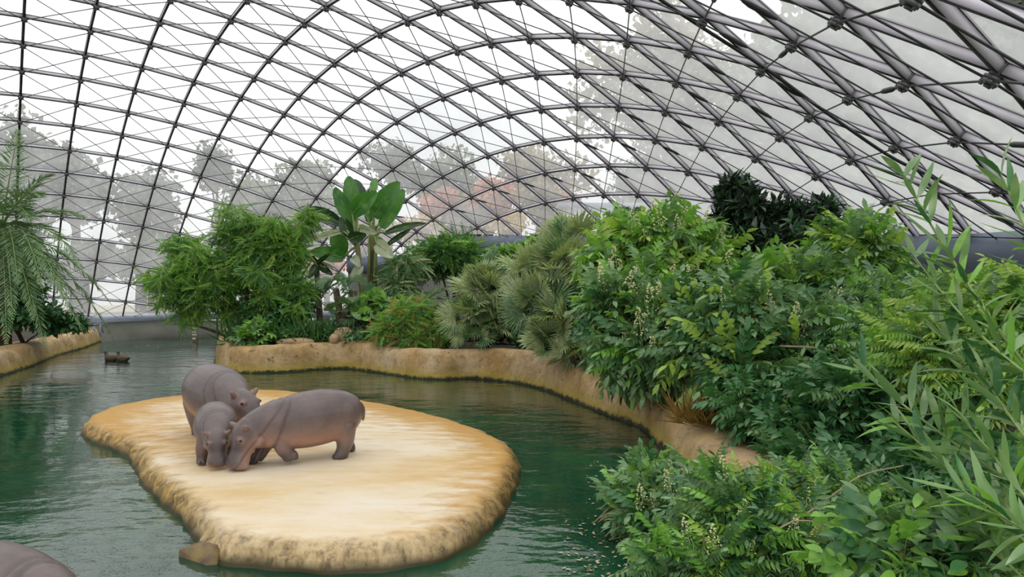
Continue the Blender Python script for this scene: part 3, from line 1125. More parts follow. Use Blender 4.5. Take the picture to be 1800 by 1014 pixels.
# in front: side on, head down to the left, left foreleg lifted
p_ = onz(512, 815, HZ)
hippo('hippo', 'grey-pink hippo standing side on across the front, head lowered to the ground', BODY,
      [((-0.36, 0.105, 0.36), (-0.37, 0.145, 0.19), (-0.33, 0.145, 0.0), dict(r=(0.16, 0.10, 0.075))),
       ((-0.40, -0.105, 0.36), (-0.47, -0.145, 0.19), (-0.50, -0.145, 0.0), dict(r=(0.16, 0.10, 0.075))),
       ((0.30, 0.10, 0.32), (0.27, 0.14, 0.17), (0.19, 0.14, 0.045), dict(r=(0.13, 0.085, 0.062))),
       ((0.34, -0.10, 0.32), (0.42, -0.14, 0.17), (0.50, -0.14, 0.0), dict(r=(0.13, 0.085, 0.066)))],
      ((0.60, 0.03, 0.37), (0.42, 0.12, -0.88), 1.02), math.radians(211), (-2.22, 7.18, HZ), 1.0, True, CREASE)
# calf facing the viewer
CALF = [(x * 0.92, y, z, w * 0.97, h * 0.97) for x, y, z, w, h in BODY]
hippo('hippo', 'small dark hippo calf facing the viewer with its muzzle to the ground', CALF,
      [((-0.32, 0.105, 0.36), (-0.36, 0.14, 0.19), (-0.34, 0.14, 0.0), dict(r=(0.15, 0.10, 0.075))),
       ((-0.32, -0.105, 0.36), (-0.36, -0.14, 0.19), (-0.34, -0.14, 0.0), dict(r=(0.15, 0.10, 0.075))),
       ((0.28, 0.11, 0.34), (0.31, 0.17, 0.18), (0.32, 0.175, 0.0), dict(r=(0.13, 0.085, 0.068))),
       ((0.28, -0.11, 0.34), (0.31, -0.17, 0.18), (0.32, -0.175, 0.0), dict(r=(0.13, 0.085, 0.068)))],
      ((0.55, 0.0, 0.37), (0.50, 0.0, -0.82), 1.0), math.radians(296), (-3.27, 7.30, HZ), 0.80, True, CREASE)
# mother behind
hippo('hippo', 'big hippo standing behind the calf, rump to the left and head turned right', BODY,
      [((-0.28, 0.105, 0.36), (-0.22, 0.145, 0.19), (-0.16, 0.145, 0.0), dict(r=(0.16, 0.10, 0.075))),
       ((-0.28, -0.105, 0.36), (-0.20, -0.135, 0.19), (-0.12, -0.135, 0.0), dict(r=(0.16, 0.10, 0.075))),
       ((0.30, 0.10, 0.32), (0.33, 0.14, 0.17), (0.33, 0.14, 0.0), dict(r=(0.13, 0.085, 0.066))),
       ((0.30, -0.10, 0.32), (0.30, -0.14, 0.17), (0.28, -0.14, 0.0), dict(r=(0.13, 0.085, 0.066)))],
      ((0.60, 0.03, 0.40), (0.80, 0.28, -0.52)), math.radians(-47), (-3.80, 8.50, HZ), 1.20, True, CREASE)
# a fourth one lying in the water at the lower left corner
LYING = [(x, y, z, w * 1.05, h) for x, y, z, w, h in BODY]
hippo('hippo', 'submerged hippo at the lower left corner, only its smooth grey back above water', LYING,
      [((-0.36, 0.105, 0.36), (-0.38, 0.16, 0.25), (-0.32, 0.16, 0.12), dict(r=(0.16, 0.10, 0.075))),
       ((-0.36, -0.105, 0.36), (-0.38, -0.16, 0.25), (-0.32, -0.16, 0.12), dict(r=(0.16, 0.10, 0.075))),
       ((0.30, 0.10, 0.32), (0.34, 0.14, 0.22), (0.42, 0.14, 0.12), dict(r=(0.13, 0.085, 0.066))),
       ((0.30, -0.10, 0.32), (0.34, -0.14, 0.22), (0.42, -0.14, 0.12), dict(r=(0.13, 0.085, 0.066)))],
      ((0.60, 0.0, 0.36), (0.90, 0.0, -0.35)), math.radians(-20), (-3.62, 4.66, -0.70), 1.22, True, CREASE)

# ------------------------------------------------------------------ leaf shapes (unit length along +x, upper side +z)
def blade(base, d, up, L, W, fold=0.25, droop=0.15, tipw=0.0):
    """a pointed leaf: 2 x 3 quads folded along the midrib"""
    d = nrm(d)
    y = nrm(np.cross(up, d))
    z = np.cross(d, y)
    V = []
    for t, w in ((0.0, 0.06), (0.30, 0.85), (0.62, 0.80), (1.0, 0.03)):
        c = base + d * (L * t) - z * (droop * L * t * t)
        V += [c + y * (w * W / 2) + z * (fold * w * W / 2), c, c - y * (w * W / 2) + z * (fold * w * W / 2)]
    Q = []
    for k in range(3):
        a = k * 3
        Q += [[a, a + 1, a + 4, a + 3], [a + 1, a + 2, a + 5, a + 4]]
    return np.array(V), [np.array(Q)]


def blade_fine(base, d, up, L, W, fold=0.25, droop=0.15):
    d = nrm(d)
    y = nrm(np.cross(up, d))
    z = np.cross(d, y)
    V = []
    st_ = ((0.0, 0.06), (0.10, 0.48), (0.25, 0.86), (0.45, 1.0), (0.65, 0.86), (0.83, 0.50), (0.94, 0.20), (1.0, 0.02))
    for t, w in st_:
        c = base + d * (L * t) - z * (droop * L * t * t)
        V += [c + y * (w * W / 2) + z * (fold * w * W / 2), c, c - y * (w * W / 2) + z * (fold * w * W / 2)]
    Q = []
    for k in range(len(st_) - 1):
        a = k * 3
        Q += [[a, a + 1, a + 4, a + 3], [a + 1, a + 2, a + 5, a + 4]]
    return np.array(V), [np.array(Q)]


def blade2(base, d, up, L, W, droop=0.1):
    """the cheapest leaf: four corners, two triangles' worth, kinked at the midrib"""
    d = nrm(d)
    y = nrm(np.cross(up, d))
    z = np.cross(d, y)
    V = np.array([base, base + d * L * 0.45 + y * W / 2 - z * droop * L * 0.3, base + d * L - z * droop * L, base + d * L * 0.45 - y * W / 2 - z * droop * L * 0.3])
    return V, [np.array([[0, 3, 2], [0, 2, 1]])]


def rachis(parts, pts, r):
    V, F = tube(pts, np.linspace(r, r * 0.4, len(pts)), 3, cap=False)
    parts.append((V, F))


def pinnate(pairs, ll, lw, bend=0.35, ang=62, seed=0, cheap=False, start=0.22, hang=0.35, term=True, pr=0.008, taper=0.25, fine=False):
    r = np.random.default_rng(seed)
    parts = []
    t = np.linspace(0, 1, 7)
    P = np.stack([t * (1 - 0.12 * bend * t), 0 * t, 0.10 * t - bend * t ** 2 * 0.55], -1)
    rachis(parts, P, pr)
    f = blade2 if cheap else blade_fine if fine else blade
    for k in range(pairs):
        s = start + (1 - start) * (k + 0.3) / pairs
        c = np.array([np.interp(s, t, P[:, i]) for i in range(3)])
        tg = nrm(np.array([np.interp(min(1, s + .1), t, P[:, i]) - np.interp(s - .1, t, P[:, i]) for i in range(3)]))
        env = 1 - taper * abs(2 * (s - 0.5)) ** 2
        for sd in (-1, 1):
            a = math.radians(ang + r.uniform(-9, 9))
            d = tg * math.cos(a) + np.array([0, sd, 0]) * math.sin(a) + np.array([0, 0, -hang * r.uniform(0.5, 1.4)])
            up = np.array([-0.15, sd * 0.25, 1.0]) + r.normal(0, 0.12, 3)
            parts.append(f(c, d, up, ll * env * r.uniform(0.85, 1.1), lw * r.uniform(0.85, 1.1), droop=0.2))
    if term: parts.append(f(P[-1], P[-1] - P[-2], np.array([0, 0, 1.0]), ll, lw))
    return join(parts)


def simple_leaf(W, seed=0, droop=0.25, stalk=0.08):
    return (blade_fine if W < 0.25 else blade)(np.array([stalk, 0, 0.0]), np.array([1.0, 0, 0.1]), np.array([0, 0, 1.0]), 1 - stalk, W, 0.3, droop)


def fan_leaf(nseg=26, spread=230, seed=0, petiole=0.42, cup=0.25):
    """fan palm leaf: a long stalk and stiff folded segments in a fan"""
    r = np.random.default_rng(seed)
    parts = []
    rachis(parts, np.array([[0, 0, 0], [petiole * .5, 0, 0.03], [petiole, 0, 0.0]]), 0.014)
    c = np.array([petiole, 0, 0.0])
    R = 1 - petiole
    for k in range(nseg):
        a = math.radians(-spread / 2 + spread * (k + 0.5) / nseg + r.uniform(-2, 2))
        d = np.array([math.cos(a), math.sin(a), cup * (1 - math.cos(a)) * 0.5 + r.uniform(-.05, .05)])
        d = nrm(d)
        y = nrm(np.cross([0, 0, 1.0], d))
        L = R * (1.0 - 0.25 * (abs(a) / math.radians(spread / 2)) ** 2) * r.uniform(0.92, 1.05)
        w = R * 0.105
        up = np.cross(d, y)
        m = c + d * L * 0.6
        e = c + d * L - np.array([0, 0, 0.10 * L * r.uniform(0.3, 1.5)])
        V = np.array([c, m + y * w * 0.5 + up * 0.01, m - up * w * 0.35, m - y * w * 0.5 + up * 0.01, e])
        parts.append((V, [np.array([[0, 2, 1], [0, 3, 2], [1, 2, 4], [2, 3, 4]])]))
    return join(parts)


def round_leaf(n=9):
    th = np.linspace(0.25, 2 * PI - 0.25, n)
    V = np.concatenate([[[0.5, 0, 0]], np.stack([0.5 - 0.5 * np.cos(th), 0.5 * np.sin(th), 0.06 * np.cos(2 * th)], -1)])
    return V, [np.stack([np.zeros(n - 1, int), np.arange(1, n), np.arange(2, n + 1)], -1)]


def palmate(seed=0):
    parts = []
    for a in (-80, -42, 0, 42, 80):
        a = math.radians(a)
        parts.append(blade(np.array([0.35, 0, 0]), np.array([math.cos(a), math.sin(a), 0]), np.array([0, 0, 1.0]), 0.62 if abs(a) < 1 else 0.5, 0.26, 0.2, 0.25))
    rachis(parts, np.array([[0, 0, 0], [0.2, 0, 0.02], [0.35, 0, 0]]), 0.012)
    return join(parts)


LEAF = {
    'ash': [pinnate(5, 0.36, 0.155, 0.55, 62, s, hang=0.45) for s in range(3)],
    'fine': [pinnate(8, 0.24, 0.085, 0.6, 66, 10 + s, hang=0.5) for s in range(3)],
    'feather': [pinnate(13, 0.24, 0.050, 0.7, 68, 20 + s, cheap=True, hang=0.35, start=0.1, pr=0.006, taper=0.6) for s in range(3)],
    'broad': [pinnate(3, 0.46, 0.20, 0.5, 58, 30 + s, hang=0.3, fine=True) for s in range(2)],
    'glossy': [simple_leaf(0.36, s, 0.25) for s in range(1)],
    'lance': [simple_leaf(0.17, 0, 0.12, 0.02), simple_leaf(0.19, 0, 0.3, 0.02), simple_leaf(0.15, 0, -0.12, 0.02)],
    'small': [simple_leaf(0.5, 0, 0.3)],
    'fan': [fan_leaf(24, 225, s) for s in range(3)],
    'fan2': [fan_leaf(20, 200, 5 + s, 0.45, 0.1) for s in range(2)],
    'round': [round_leaf()],
    'palmate': [palmate()],
    'grass': [blade2(np.zeros(3), np.array([1.0, 0, 0]), np.array([0, 0, 1.0]), 1.0, 0.05, 0.5)],
    'frondlet': [pinnate(26, 0.30, 0.030, 0.9, 55, 40 + s, cheap=True, hang=0.15, start=0.12, term=True, pr=0.012, taper=0.6) for s in range(2)],
}
# cream flower panicle
def panicle(seed=0):
    r = np.random.default_rng(seed)
    parts = []
    rachis(parts, np.array([[0, 0, 0], [0.5, 0, 0.02], [1, 0, 0]]), 0.012)
    for k in range(46):
        t = r.uniform(0.15, 1.0)
        w = 0.26 * (1.1 - t)
        a = r.uniform(0, 2 * PI)
        c = np.array([t, w * math.cos(a), w * math.sin(a)])
        s = r.uniform(0.022, 0.04)
        V = c + s * np.array([[1, 0, 0], [-1, 0, 0], [0, 1, 0], [0, -1, 0], [0, 0, 1], [0, 0, -1]])
        parts.append((V, [np.array([[0, 2, 4], [2, 1, 4], [1, 3, 4], [3, 0, 4], [2, 0, 5], [1, 2, 5], [3, 1, 5], [0, 3, 5]])]))
    return join(parts)


PANICLE = [panicle(s) for s in range(2)]

# leaf colours
L_mid = leaf_mat('leaf_mid_green', (0.115, 0.235, 0.095), (0.185, 0.335, 0.150), (0.300, 0.440, 0.270), 0.30, 0.22)
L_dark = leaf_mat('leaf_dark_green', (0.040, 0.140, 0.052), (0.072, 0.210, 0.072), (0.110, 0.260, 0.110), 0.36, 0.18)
L_young = leaf_mat('leaf_young_yellow_green', (0.300, 0.495, 0.083), (0.405, 0.600, 0.120), (0.540, 0.620, 0.210), 0.42, 0.32)
L_bright = leaf_mat('leaf_bright_green', (0.153, 0.360, 0.063), (0.252, 0.504, 0.090), (0.360, 0.612, 0.153), 0.42, 0.30)
L_feather = leaf_mat('leaf_feathery_green', (0.11, 0.28, 0.05), (0.27, 0.54, 0.09), (0.44, 0.66, 0.15), 0.5, 0.30, s1=0.8)
L_fjuniper = leaf_mat('leaf_feathery_dark', (0.056, 0.170, 0.052), (0.110, 0.280, 0.080), (0.170, 0.320, 0.120), 0.5, 0.2, s1=0.8)
L_glossy = leaf_mat('leaf_blackish_glossy', (0.026, 0.050, 0.034), (0.050, 0.085, 0.056), (0.10, 0.14, 0.10), 0.25, 0.08)
L_olive = leaf_mat('leaf_fan_palm', (0.30, 0.41, 0.20), (0.48, 0.56, 0.31), (0.66, 0.70, 0.50), 0.42, 0.2, s1=2.0)
L_fandk = leaf_mat('leaf_fan_palm_dark', (0.09, 0.20, 0.085), (0.17, 0.29, 0.13), (0.34, 0.45, 0.26), 0.42, 0.2, s1=2.0)
L_palm = leaf_mat('leaf_date_palm', (0.114, 0.237, 0.104), (0.190, 0.332, 0.152), (0.361, 0.475, 0.275), 0.40, 0.2)
L_banana = leaf_mat('leaf_paddle_green', (0.048, 0.178, 0.037), (0.102, 0.281, 0.065), (0.145, 0.340, 0.085), 0.30, 0.28, s1=1.1, s2=3.0)
L_banana_d = leaf_mat('leaf_paddle_dark', (0.019, 0.056, 0.022), (0.040, 0.099, 0.035), None, 0.28, 0.12)
L_banana_p = leaf_mat('leaf_paddle_pale_back', (0.364, 0.420, 0.308), (0.532, 0.574, 0.462), None, 0.4, 0.25)
L_lance = leaf_mat('leaf_lance_green', (0.13, 0.25, 0.09), (0.22, 0.38, 0.15), (0.42, 0.54, 0.34), 0.28, 0.2, s2=6)
L_autumn = leaf_mat('leaf_ochre_brown', (0.360, 0.192, 0.054), (0.396, 0.300, 0.072), (0.504, 0.312, 0.132), 0.6, 0.25)
L_flower = simple('cream_blossom', (0.66, 0.64, 0.28), (0.80, 0.78, 0.48), 30, 0.7)
L_ltgrey = leaf_mat('leaf_pale_vine', (0.240, 0.405, 0.112), (0.360, 0.540, 0.180), (0.510, 0.620, 0.300), 0.4, 0.3)

_mesh_cache = {}


def leaf_mesh(kind, var, mat):
    k = (kind, var, mat.name)
    if k not in _mesh_cache:
        V, F = LEAF[kind][var]
        _mesh_cache[k] = fill_mesh('leaf', V, F, [mat])
    return _mesh_cache[k]


def batch_frames(x, up):
    x = nrm(x)
    y = nrm(np.cross(up, x))
    z = np.cross(x, y)
    return np.stack([x, y, z], -1)                 # columns


def dress(par, kind, mats, probs, pos, dirs, ups, size, limit=300, part='leaf', stuff='foliage'):
    """hang leaves on a plant: the largest in view as parts of their own, the rest as one mass"""
    n = len(pos)
    R = batch_frames(dirs, ups)
    var = rng.integers(0, len(LEAF[kind]), n)
    mt = rng.choice(len(mats), n, p=np.array(probs) / sum(probs))
    u, v, f = project(pos)
    app = size / np.maximum(f, 0.3)
    app = np.where((f > 0.3) & (u > -40) & (u < 1840) & (v > -40) & (v < 1050), app, -1)
    order = np.argsort(-app)
    lim = min(limit, int((app > 0.004).sum()))
    for k in order[:lim]:
        M = np.eye(4)
        M[:3, :3] = R[k] * size[k]
        M[:3, 3] = pos[k]
        place(part, leaf_mesh(kind, int(var[k]), mats[mt[k]]), M, par)
    rest = order[lim:]
    if len(rest):
        Vs, Fs, mi, off = [], {}, {}, 0
        for vi in range(len(LEAF[kind])):
            for mj in range(len(mats)):
                sel = rest[(var[rest] == vi) & (mt[rest] == mj)]
                if not len(sel): continue
                V, F = LEAF[kind][vi]
                W = np.einsum('nij,vj->nvi', R[sel] * size[sel][:, None, None], V) + pos[sel][:, None]
                Vs.append(W.reshape(-1, 3))
                for p in F:
                    q = (p[None] + (np.arange(len(sel)) * len(V))[:, None, None]).reshape(-1, p.shape[1]) + off
                    Fs.setdefault(p.shape[1], []).append(q)
                    mi.setdefault(p.shape[1], []).append(np.full(len(q), mj))
                off += len(sel) * len(V)
        polys = [np.concatenate(Fs[k]) for k in sorted(Fs)]
        mis = np.concatenate([np.concatenate(mi[k]) for k in sorted(Fs)])
        tag(mk(stuff, np.concatenate(Vs), polys, list(mats), par, mis), kind='stuff')


def crown_points(ells, n, shell=0.55, low=-0.5):
    """twig tips in a set of ellipsoids (centre, radii), crowded to their shells"""
    w = np.array([np.prod(r) ** (2 / 3) for c, r in ells])
    pick = rng.choice(len(ells), n, p=w / w.sum())
    d = nrm(rng.normal(size=(n * 4, 3)))
    d = d[d[:, 2] > low][:n]
    rad = shell + (1 - shell) * rng.random(n) ** 0.7
    C = np.array([ells[k][0] for k in pick])
    R_ = np.array([ells[k][1] for k in pick])
    P = C + d * rad[:, None] * R_
    return P, nrm(d / R_), C


def ell(u, v, D, ru, rv, rd):
    s = D / FPX
    return (at(u, v, D), np.array([ru * s, rd, rv * s]))


def plant(name, label, cat, ells, base, kind, mats, probs, n_twig, per_twig, size, group=None, limit=300, branches=9, shell=0.5, low=-0.5,
          bark=None, br=0.035, flowers=0, fsize=0.25, droop=0.25, twig_len=0.35, up_bias=0.35, spread=(0.6, 1.25), front=0.0, yvis=None):
    base = np.asarray(base, float)
    r = root(name, base, label, cat, group)
    P, out, C = crown_points(ells, n_twig, shell, low)
    tw = nrm(out + np.array([0, 0, up_bias]) + rng.normal(0, 0.35, (n_twig, 3)))
    # leaves in a spiral along every twig
    pos, dirs, ups, siz = [], [], [], []
    a0 = rng.uniform(0, 2 * PI, n_twig)
    ref = nrm(np.cross(tw, rng.normal(size=(n_twig, 3))))
    ref2 = np.cross(tw, ref)
    for k in range(per_twig):
        t = (k + 0.5) / per_twig
        a = a0 + k * 2.4
        side = ref * np.cos(a)[:, None] + ref2 * np.sin(a)[:, None]
        b = spread[1] + (spread[0] - spread[1]) * t + rng.normal(0, 0.12, n_twig)
        d = tw * np.cos(b)[:, None] + side * np.sin(b)[:, None] - np.array([0, 0, droop]) * rng.uniform(0.3, 1.3, (n_twig, 1))
        pos.append(P - tw * (twig_len * (1 - t)) * rng.uniform(0.8, 1.1, (n_twig, 1)))
        dirs.append(nrm(d))
        ups.append(nrm(np.array([0, 0, 1.0]) + 0.5 * out + rng.normal(0, 0.25, (n_twig, 3))))
        siz.append(rng.uniform(size[0], size[1], n_twig))
    dress(r, kind, mats, probs, np.concatenate(pos), np.concatenate(dirs), np.concatenate(ups), np.concatenate(siz), limit)
    bark = bark or M_bark
    # branches from the foot to the crown, and the thin twigs
    sel = rng.choice(n_twig, min(branches, n_twig), replace=False)
    for k in sel:
        q = P[k] - tw[k] * 0.05
        mid = base * 0.45 + q * 0.55 + np.array([0, 0, 0.22 * np.linalg.norm(q - base)]) * np.array([1, 1, 0.6]) + rng.normal(0, 0.06, 3)
        V, F = tube(bez(base + rng.normal(0, 0.05, 3) * np.array([1, 1, 0]), mid, q, 9), np.linspace(br, br * 0.2, 9), 6)
        mk('branch', V, F, bark, r, smooth=True)
    tws = []
    for k in range(n_twig):
        V, F = tube(np.array([P[k] - tw[k] * twig_len * 1.5 - np.array([0, 0, 0.05]), P[k] - tw[k] * twig_len * 0.6, P[k]]), [0.008, 0.006, 0.003], 3, cap=False)
        tws.append((V, F))
    V, F = join(tws)
    tag(mk('twigs', V, F, M_stem, r), kind='stuff')
    if flowers:
        u, v, f = project(P)
        vis = np.where((u > 0) & (u < 1800) & (v > 0) & (v < 1014), -f + rng.normal(0, 0.5, n_twig) + P[:, 2] * 1.0, -99)
        for k in np.argsort(-vis)[:flowers]:
            M = np.eye(4)
            M[:3, :3] = batch_frames((tw[k] + np.array([0, 0, 0.8]))[None], np.array([[0.3, 0.5, 0.2]]))[0] * fsize * rng.uniform(0.8, 1.25)
            M[:3, 3] = P[k]
            key = ('panicle', k % 2)
            if key not in _mesh_cache: _mesh_cache[key] = fill_mesh('flower_cluster', *PANICLE[k % 2], [L_flower])
            place('flower_cluster', _mesh_cache[key], M, r)
    return r


def gz(p, z=0.5):
    return np.array([p[0], p[1], z])


# ---------- feathery shrub left of the big-leaved plant
lob = []
for (u, v, D, ru, rv, rd) in [(450, 440, 21, 75, 45, 1.3), (395, 470, 20.6, 75, 45, 1.2), (500, 425, 21.2, 46, 50, 1.1), (335, 490, 20.4, 55, 32, .9), (285, 487, 20.4, 42, 14, .5), (300, 522, 20.3, 38, 16, .5), (500, 500, 20.8, 45, 50, 1.0), (440, 395, 21, 66, 22, .8), (325, 425, 21, 34, 12, .5), (412, 368, 21.2, 30, 10, .4), (540, 385, 21.3, 26, 22, .5), (335, 545, 20.2, 30, 26, .5), (420, 545, 20.6, 40, 30, .7), (485, 548, 20.4, 40, 30, .7), (375, 520, 20.3, 40, 25, .7)]:
    lob.append(ell(u, v, D, ru * .8, rv * .75, rd * .8))
    for _ in range(5):
        a, rr = rng.uniform(0, 2 * PI), rng.uniform(.6, .95)
        lob.append(ell(u + ru * rr * math.cos(a), v + rv * rr * math.sin(a), D - abs(rng.normal(0, .4)), ru * .33, rv * .24, rd * .4))
plant('feathery_shrub', 'large bright green feathery shrub at the end of the sandy wall', 'shrub', lob,
      gz(at(430, 590, 20.6), 0.6), 'feather', [L_feather, L_fjuniper, L_young], [0.60, 0.22, 0.18], 1350, 5, (0.32, 0.58), branches=14, br=0.09, low=-0.6, droop=0.5, twig_len=0.3, shell=.35)
plant('climber', 'dark green foliage hanging low under the feathery shrub', 'shrub',
      [ell(470, 555, 20, 55, 34, .7), ell(520, 545, 20.4, 40, 34, .7)], gz(at(480, 590, 20), 0.6), 'small', [L_dark, L_fjuniper], [.6, .4], 220, 6, (0.16, 0.26), limit=0, branches=5)
# ---------- three date palm fronds clusters at the left edge
def frond(par, base, tip_dir, L, droop, W=0.42, n=62, mat=None, side_up=(0, 0, 1.0)):
    t = np.linspace(0, 1, 16)
    d = nrm(tip_dir)
    P = np.asarray(base) + d[None] * (L * t)[:, None] * (1 - 0.10 * t)[:, None] - np.array([0, 0, 1.0]) * (droop * L * t ** 2.1)[:, None]
    T = nrm(np.gradient(P, axis=0))
    fr = mk('frond', *tube(P, np.linspace(0.028, 0.006, 16), 5), M_stemg, par, smooth=True)
    parts = []
    for k in range(n):
        s = 0.14 + 0.86 * (k + 0.5) / n
        c = np.array([np.interp(s, t, P[:, i]) for i in range(3)])
        tg = nrm(np.array([np.interp(s, t, T[:, i]) for i in range(3)]))
        sd = nrm(np.cross(tg, side_up))
        up = np.cross(sd, tg)
        w = W * (math.sin(PI * min(1, 0.22 + s * 0.80)) ** 0.55) * (1.05 - 0.35 * s)
        for q in (-1, 1):
            a = math.radians(62 - 26 * s + rng.uniform(-6, 6))
            dd = tg * math.cos(a) + sd * q * math.sin(a) + up * rng.uniform(0.0, 0.55) - np.array([0, 0, 0.15])
            parts.append(blade2(c, dd, up + sd * q * 0.4 + rng.normal(0, .3, 3), w * rng.uniform(0.8, 1.1), 0.034, droop=0.22))
    V, F = join(parts)
    o = mk('leaflets', V, F, mat or L_palm, fr)
    tag(o, kind='stuff')
    return fr


DP = 20.2
cr = at(2, 400, DP)
dp = root('date_palm', gz(cr, 0.55), 'feathery date palm with arching fronds at the left edge', 'palm')
mk('trunk', *tube([gz(cr, 0.5), cr * 0.5 + gz(cr, 0.5) * 0.5, cr], [0.32, 0.27, 0.25], 12), M_bark, dp, smooth=True)
for (tu, tv, dD, L_, dr) in [(40, 170, -.3, 3.6, .06), (-60, 200, -1.2, 3.4, .2), (110, 230, .4, 3.4, .30), (100, 215, -.8, 3.3, .45), (70, 250, -1.2, 3.2, .6), (130, 330, .5, 3.2, .45), (120, 360, -.4, 3.4, .62), (100, 400, -.9, 3.6, .62), (95, 440, .6, 3.6, .60), (60, 440, -1.4, 3.6, .60),
                             (25, 430, -1.8, 3.5, .62), (120, 430, 1.0, 3.6, .50), (-160, 300, -.5, 3.5, .4), (-140, 200, .6, 3.4, .3), (10, 470, -1.2, 3.4, .5), (80, 340, -1.6, 3.6, .72), (-60, 420, -1.4, 3.5, .5), (55, 480, -.6, 3.4, .45), (110, 470, -.2, 3.5, .45), (-20, 280, -1.8, 3.4, .5), (40, 330, -2.0, 3.5, .75), (130, 480, 1.2, 3.2, .35), (75, 520, .9, 3.0, .3)]:
    d = at(tu, tv, DP + dD * 1.3) - cr
    frond(dp, cr + nrm(d) * 0.1, d, L_ * rng.uniform(.92, 1.06), dr, W=0.72, n=56)
plant('undergrowth', 'dark green undergrowth below the date palm at the left edge', 'shrub', [ell(40, 560, 20.8, 70, 40, 1.0), ell(10, 500, 21, 70, 80, 1.0), ell(110, 570, 21.5, 45, 22, .8)],
      gz(at(40, 600, 21), 0.55), 'small', [L_dark, L_fjuniper], [.7, .3], 520, 6, (0.2, 0.36), limit=0, branches=5)

# ---------- big-leaved plant (paddle leaves on long stalks)
SX = lambda x, y, D: at(500 + x / 3.755, 290 + y / 3.755, D)
D0 = 22.5
st = root('paddle_leaf_plant', gz(SX(575, 800, D0), 0.7), 'tall plant with big upright paddle-shaped leaves behind the sandy wall', 'plant')
trunks = [(SX(583, 980, D0), SX(573, 760, D0), SX(588, 440, D0), 0.20, M_stem), (SX(545, 1000, D0 - .4), SX(505, 760, D0 - .4), SX(480, 510, D0 - .4), 0.11, M_stem)]
for a, b, c_, r_, m_ in trunks:
    mk('trunk', *tube(bez(gz(a, 0.6), b, c_, 10), np.linspace(r_, r_ * 0.75, 10), 10), m_, st, smooth=True)
# husk ribs of old leaf bases
for dx in (-22, -8, 10, 24):
    mk('leaf_sheath', *tube([SX(575 + dx * .5, 800, D0 - .1), SX(578 + dx * .8, 600, D0 - .15), SX(588 + dx * 1.3, 430, D0)], [0.07, 0.06, 0.04], 6), M_stemg if dx in (-22, 24) else M_bark, st, smooth=True)


def paddle(par, root_p, b, t, wid, mat, bend=0.12, twist=0.0, name='leaf'):
    b, t = np.asarray(b), np.asarray(t)
    d = t - b
    L = np.linalg.norm(d)
    n = 13
    s = np.linspace(0, 1, n)
    view = nrm(np.array([0, 0, HC]) - (b + t) / 2)
    yv = nrm(np.cross(view, nrm(d)))
    zv = np.cross(nrm(d), yv)
    yv, zv = yv * math.cos(twist) + zv * math.sin(twist), zv * math.cos(twist) - yv * math.sin(twist)
    mid = b + d[None] * s[:, None] + zv * (bend * L * np.sin(PI * s))[:, None] - np.array([0, 0, 1.0]) * (0.10 * L * s ** 2)[:, None]
    w = wid * 0.5 * np.clip(np.sin(PI * (0.06 + 0.92 * s) ** 0.85), 0.03, 1) ** 0.6
    V = []
    for k in range(n):
        wv = w[k] * (1 + 0.03 * math.sin(k * 2.1))
        for q, f in ((-1, 1.0), (-0.5, 0.45), (0, 0), (0.5, 0.45), (1, 1.0)):
            V.append(mid[k] + yv * q * wv + zv * (f * wv * 0.35 + 0.012 * math.sin(k * 1.7 + q * 3)))
    V = np.array(V)
    Q = [[k * 5 + j, k * 5 + j + 1, k * 5 + j + 6, k * 5 + j + 5] for k in range(n - 1) for j in range(4)]
    o = mk(name, V, [np.array(Q)], mat, par, smooth=True)
    mk('midrib', *tube(mid - zv * 0.01, np.linspace(0.03, 0.008, n), 5), M_stemg, o, smooth=True)
    if root_p is not None:
        mk('stalk', *tube(bez(root_p, (np.asarray(root_p) + b) / 2 + np.array([0, 0, 0.15]), b, 7), np.linspace(0.05, 0.032, 7), 6), M_stemg, o, smooth=True)
    return o


k5 = D0 / FPX / 3.755
T1, T2 = SX(588, 470, D0), SX(480, 540, D0 - .4)
for (bx, by, tx, ty, w, mt, dz, rp) in [
    (462, 300, 424, 48, 105, 'g', .2, T2), (520, 300, 462, 68, 95, 'd', .7, T1), (452, 385, 332, 120, 100, 'g', -.2, T2), (448, 325, 610, 148, 120, 'g', -.8, T2), (585, 190, 602, 72, 55, 'g', .6, T1),
    (592, 345, 757, 78, 125, 'g', -.3, T1), (640, 415, 788, 128, 105, 'g', .3, T1), (668, 450, 935, 355, 48, 'd', -.4, T1), (680, 525, 835, 400, 38, 'd', .2, T1), (378, 392, 163, 258, 90, 'd', .2, T2), (450, 490, 372, 325, 90, 'd', -.1, T2),
    (384, 436, 160, 482, 44, 'p', -.3, T2), (340, 445, 395, 585, 120, 'g', .4, T2), (430, 492, 540, 440, 80, 'd', -.9, T2), (392, 615, 172, 545, 100, 'g', -.7, T2), (495, 410, 612, 428, 60, 'p', -1.0, T2), (605, 520, 722, 590, 95, 'p', -.8, T1),
    (448, 608, 500, 655, 60, 'p', -.9, None), (508, 662, 428, 752, 60, 'p', -1.0, T2), (560, 380, 560, 250, 60, 'g', .4, T1), (480, 320, 470, 170, 40, 'y', -.5, T2)]:
    m_ = {'g': L_banana, 'd': L_banana_d, 'p': L_banana_p, 'y': L_bright}[mt]
    paddle(st, rp, SX(bx, by, D0 + dz * .4), SX(tx, ty, D0 + dz), w * k5, m_, bend=0.05, twist=rng.uniform(-.35, .35))
st2 = root('paddle_leaf_plant', gz(SX(240, 1000, D0 - .6), 0.7), 'thin brown-stemmed plant with drooping dark leaves left of the tall big-leaved plant', 'plant')
mk('trunk', *tube(bez(gz(SX(245, 1000, D0 - .6), .6), SX(222, 850, D0 - .6), SX(210, 640, D0 - .6), 9), np.linspace(0.12, 0.085, 9), 8), M_bark, st2, smooth=True)
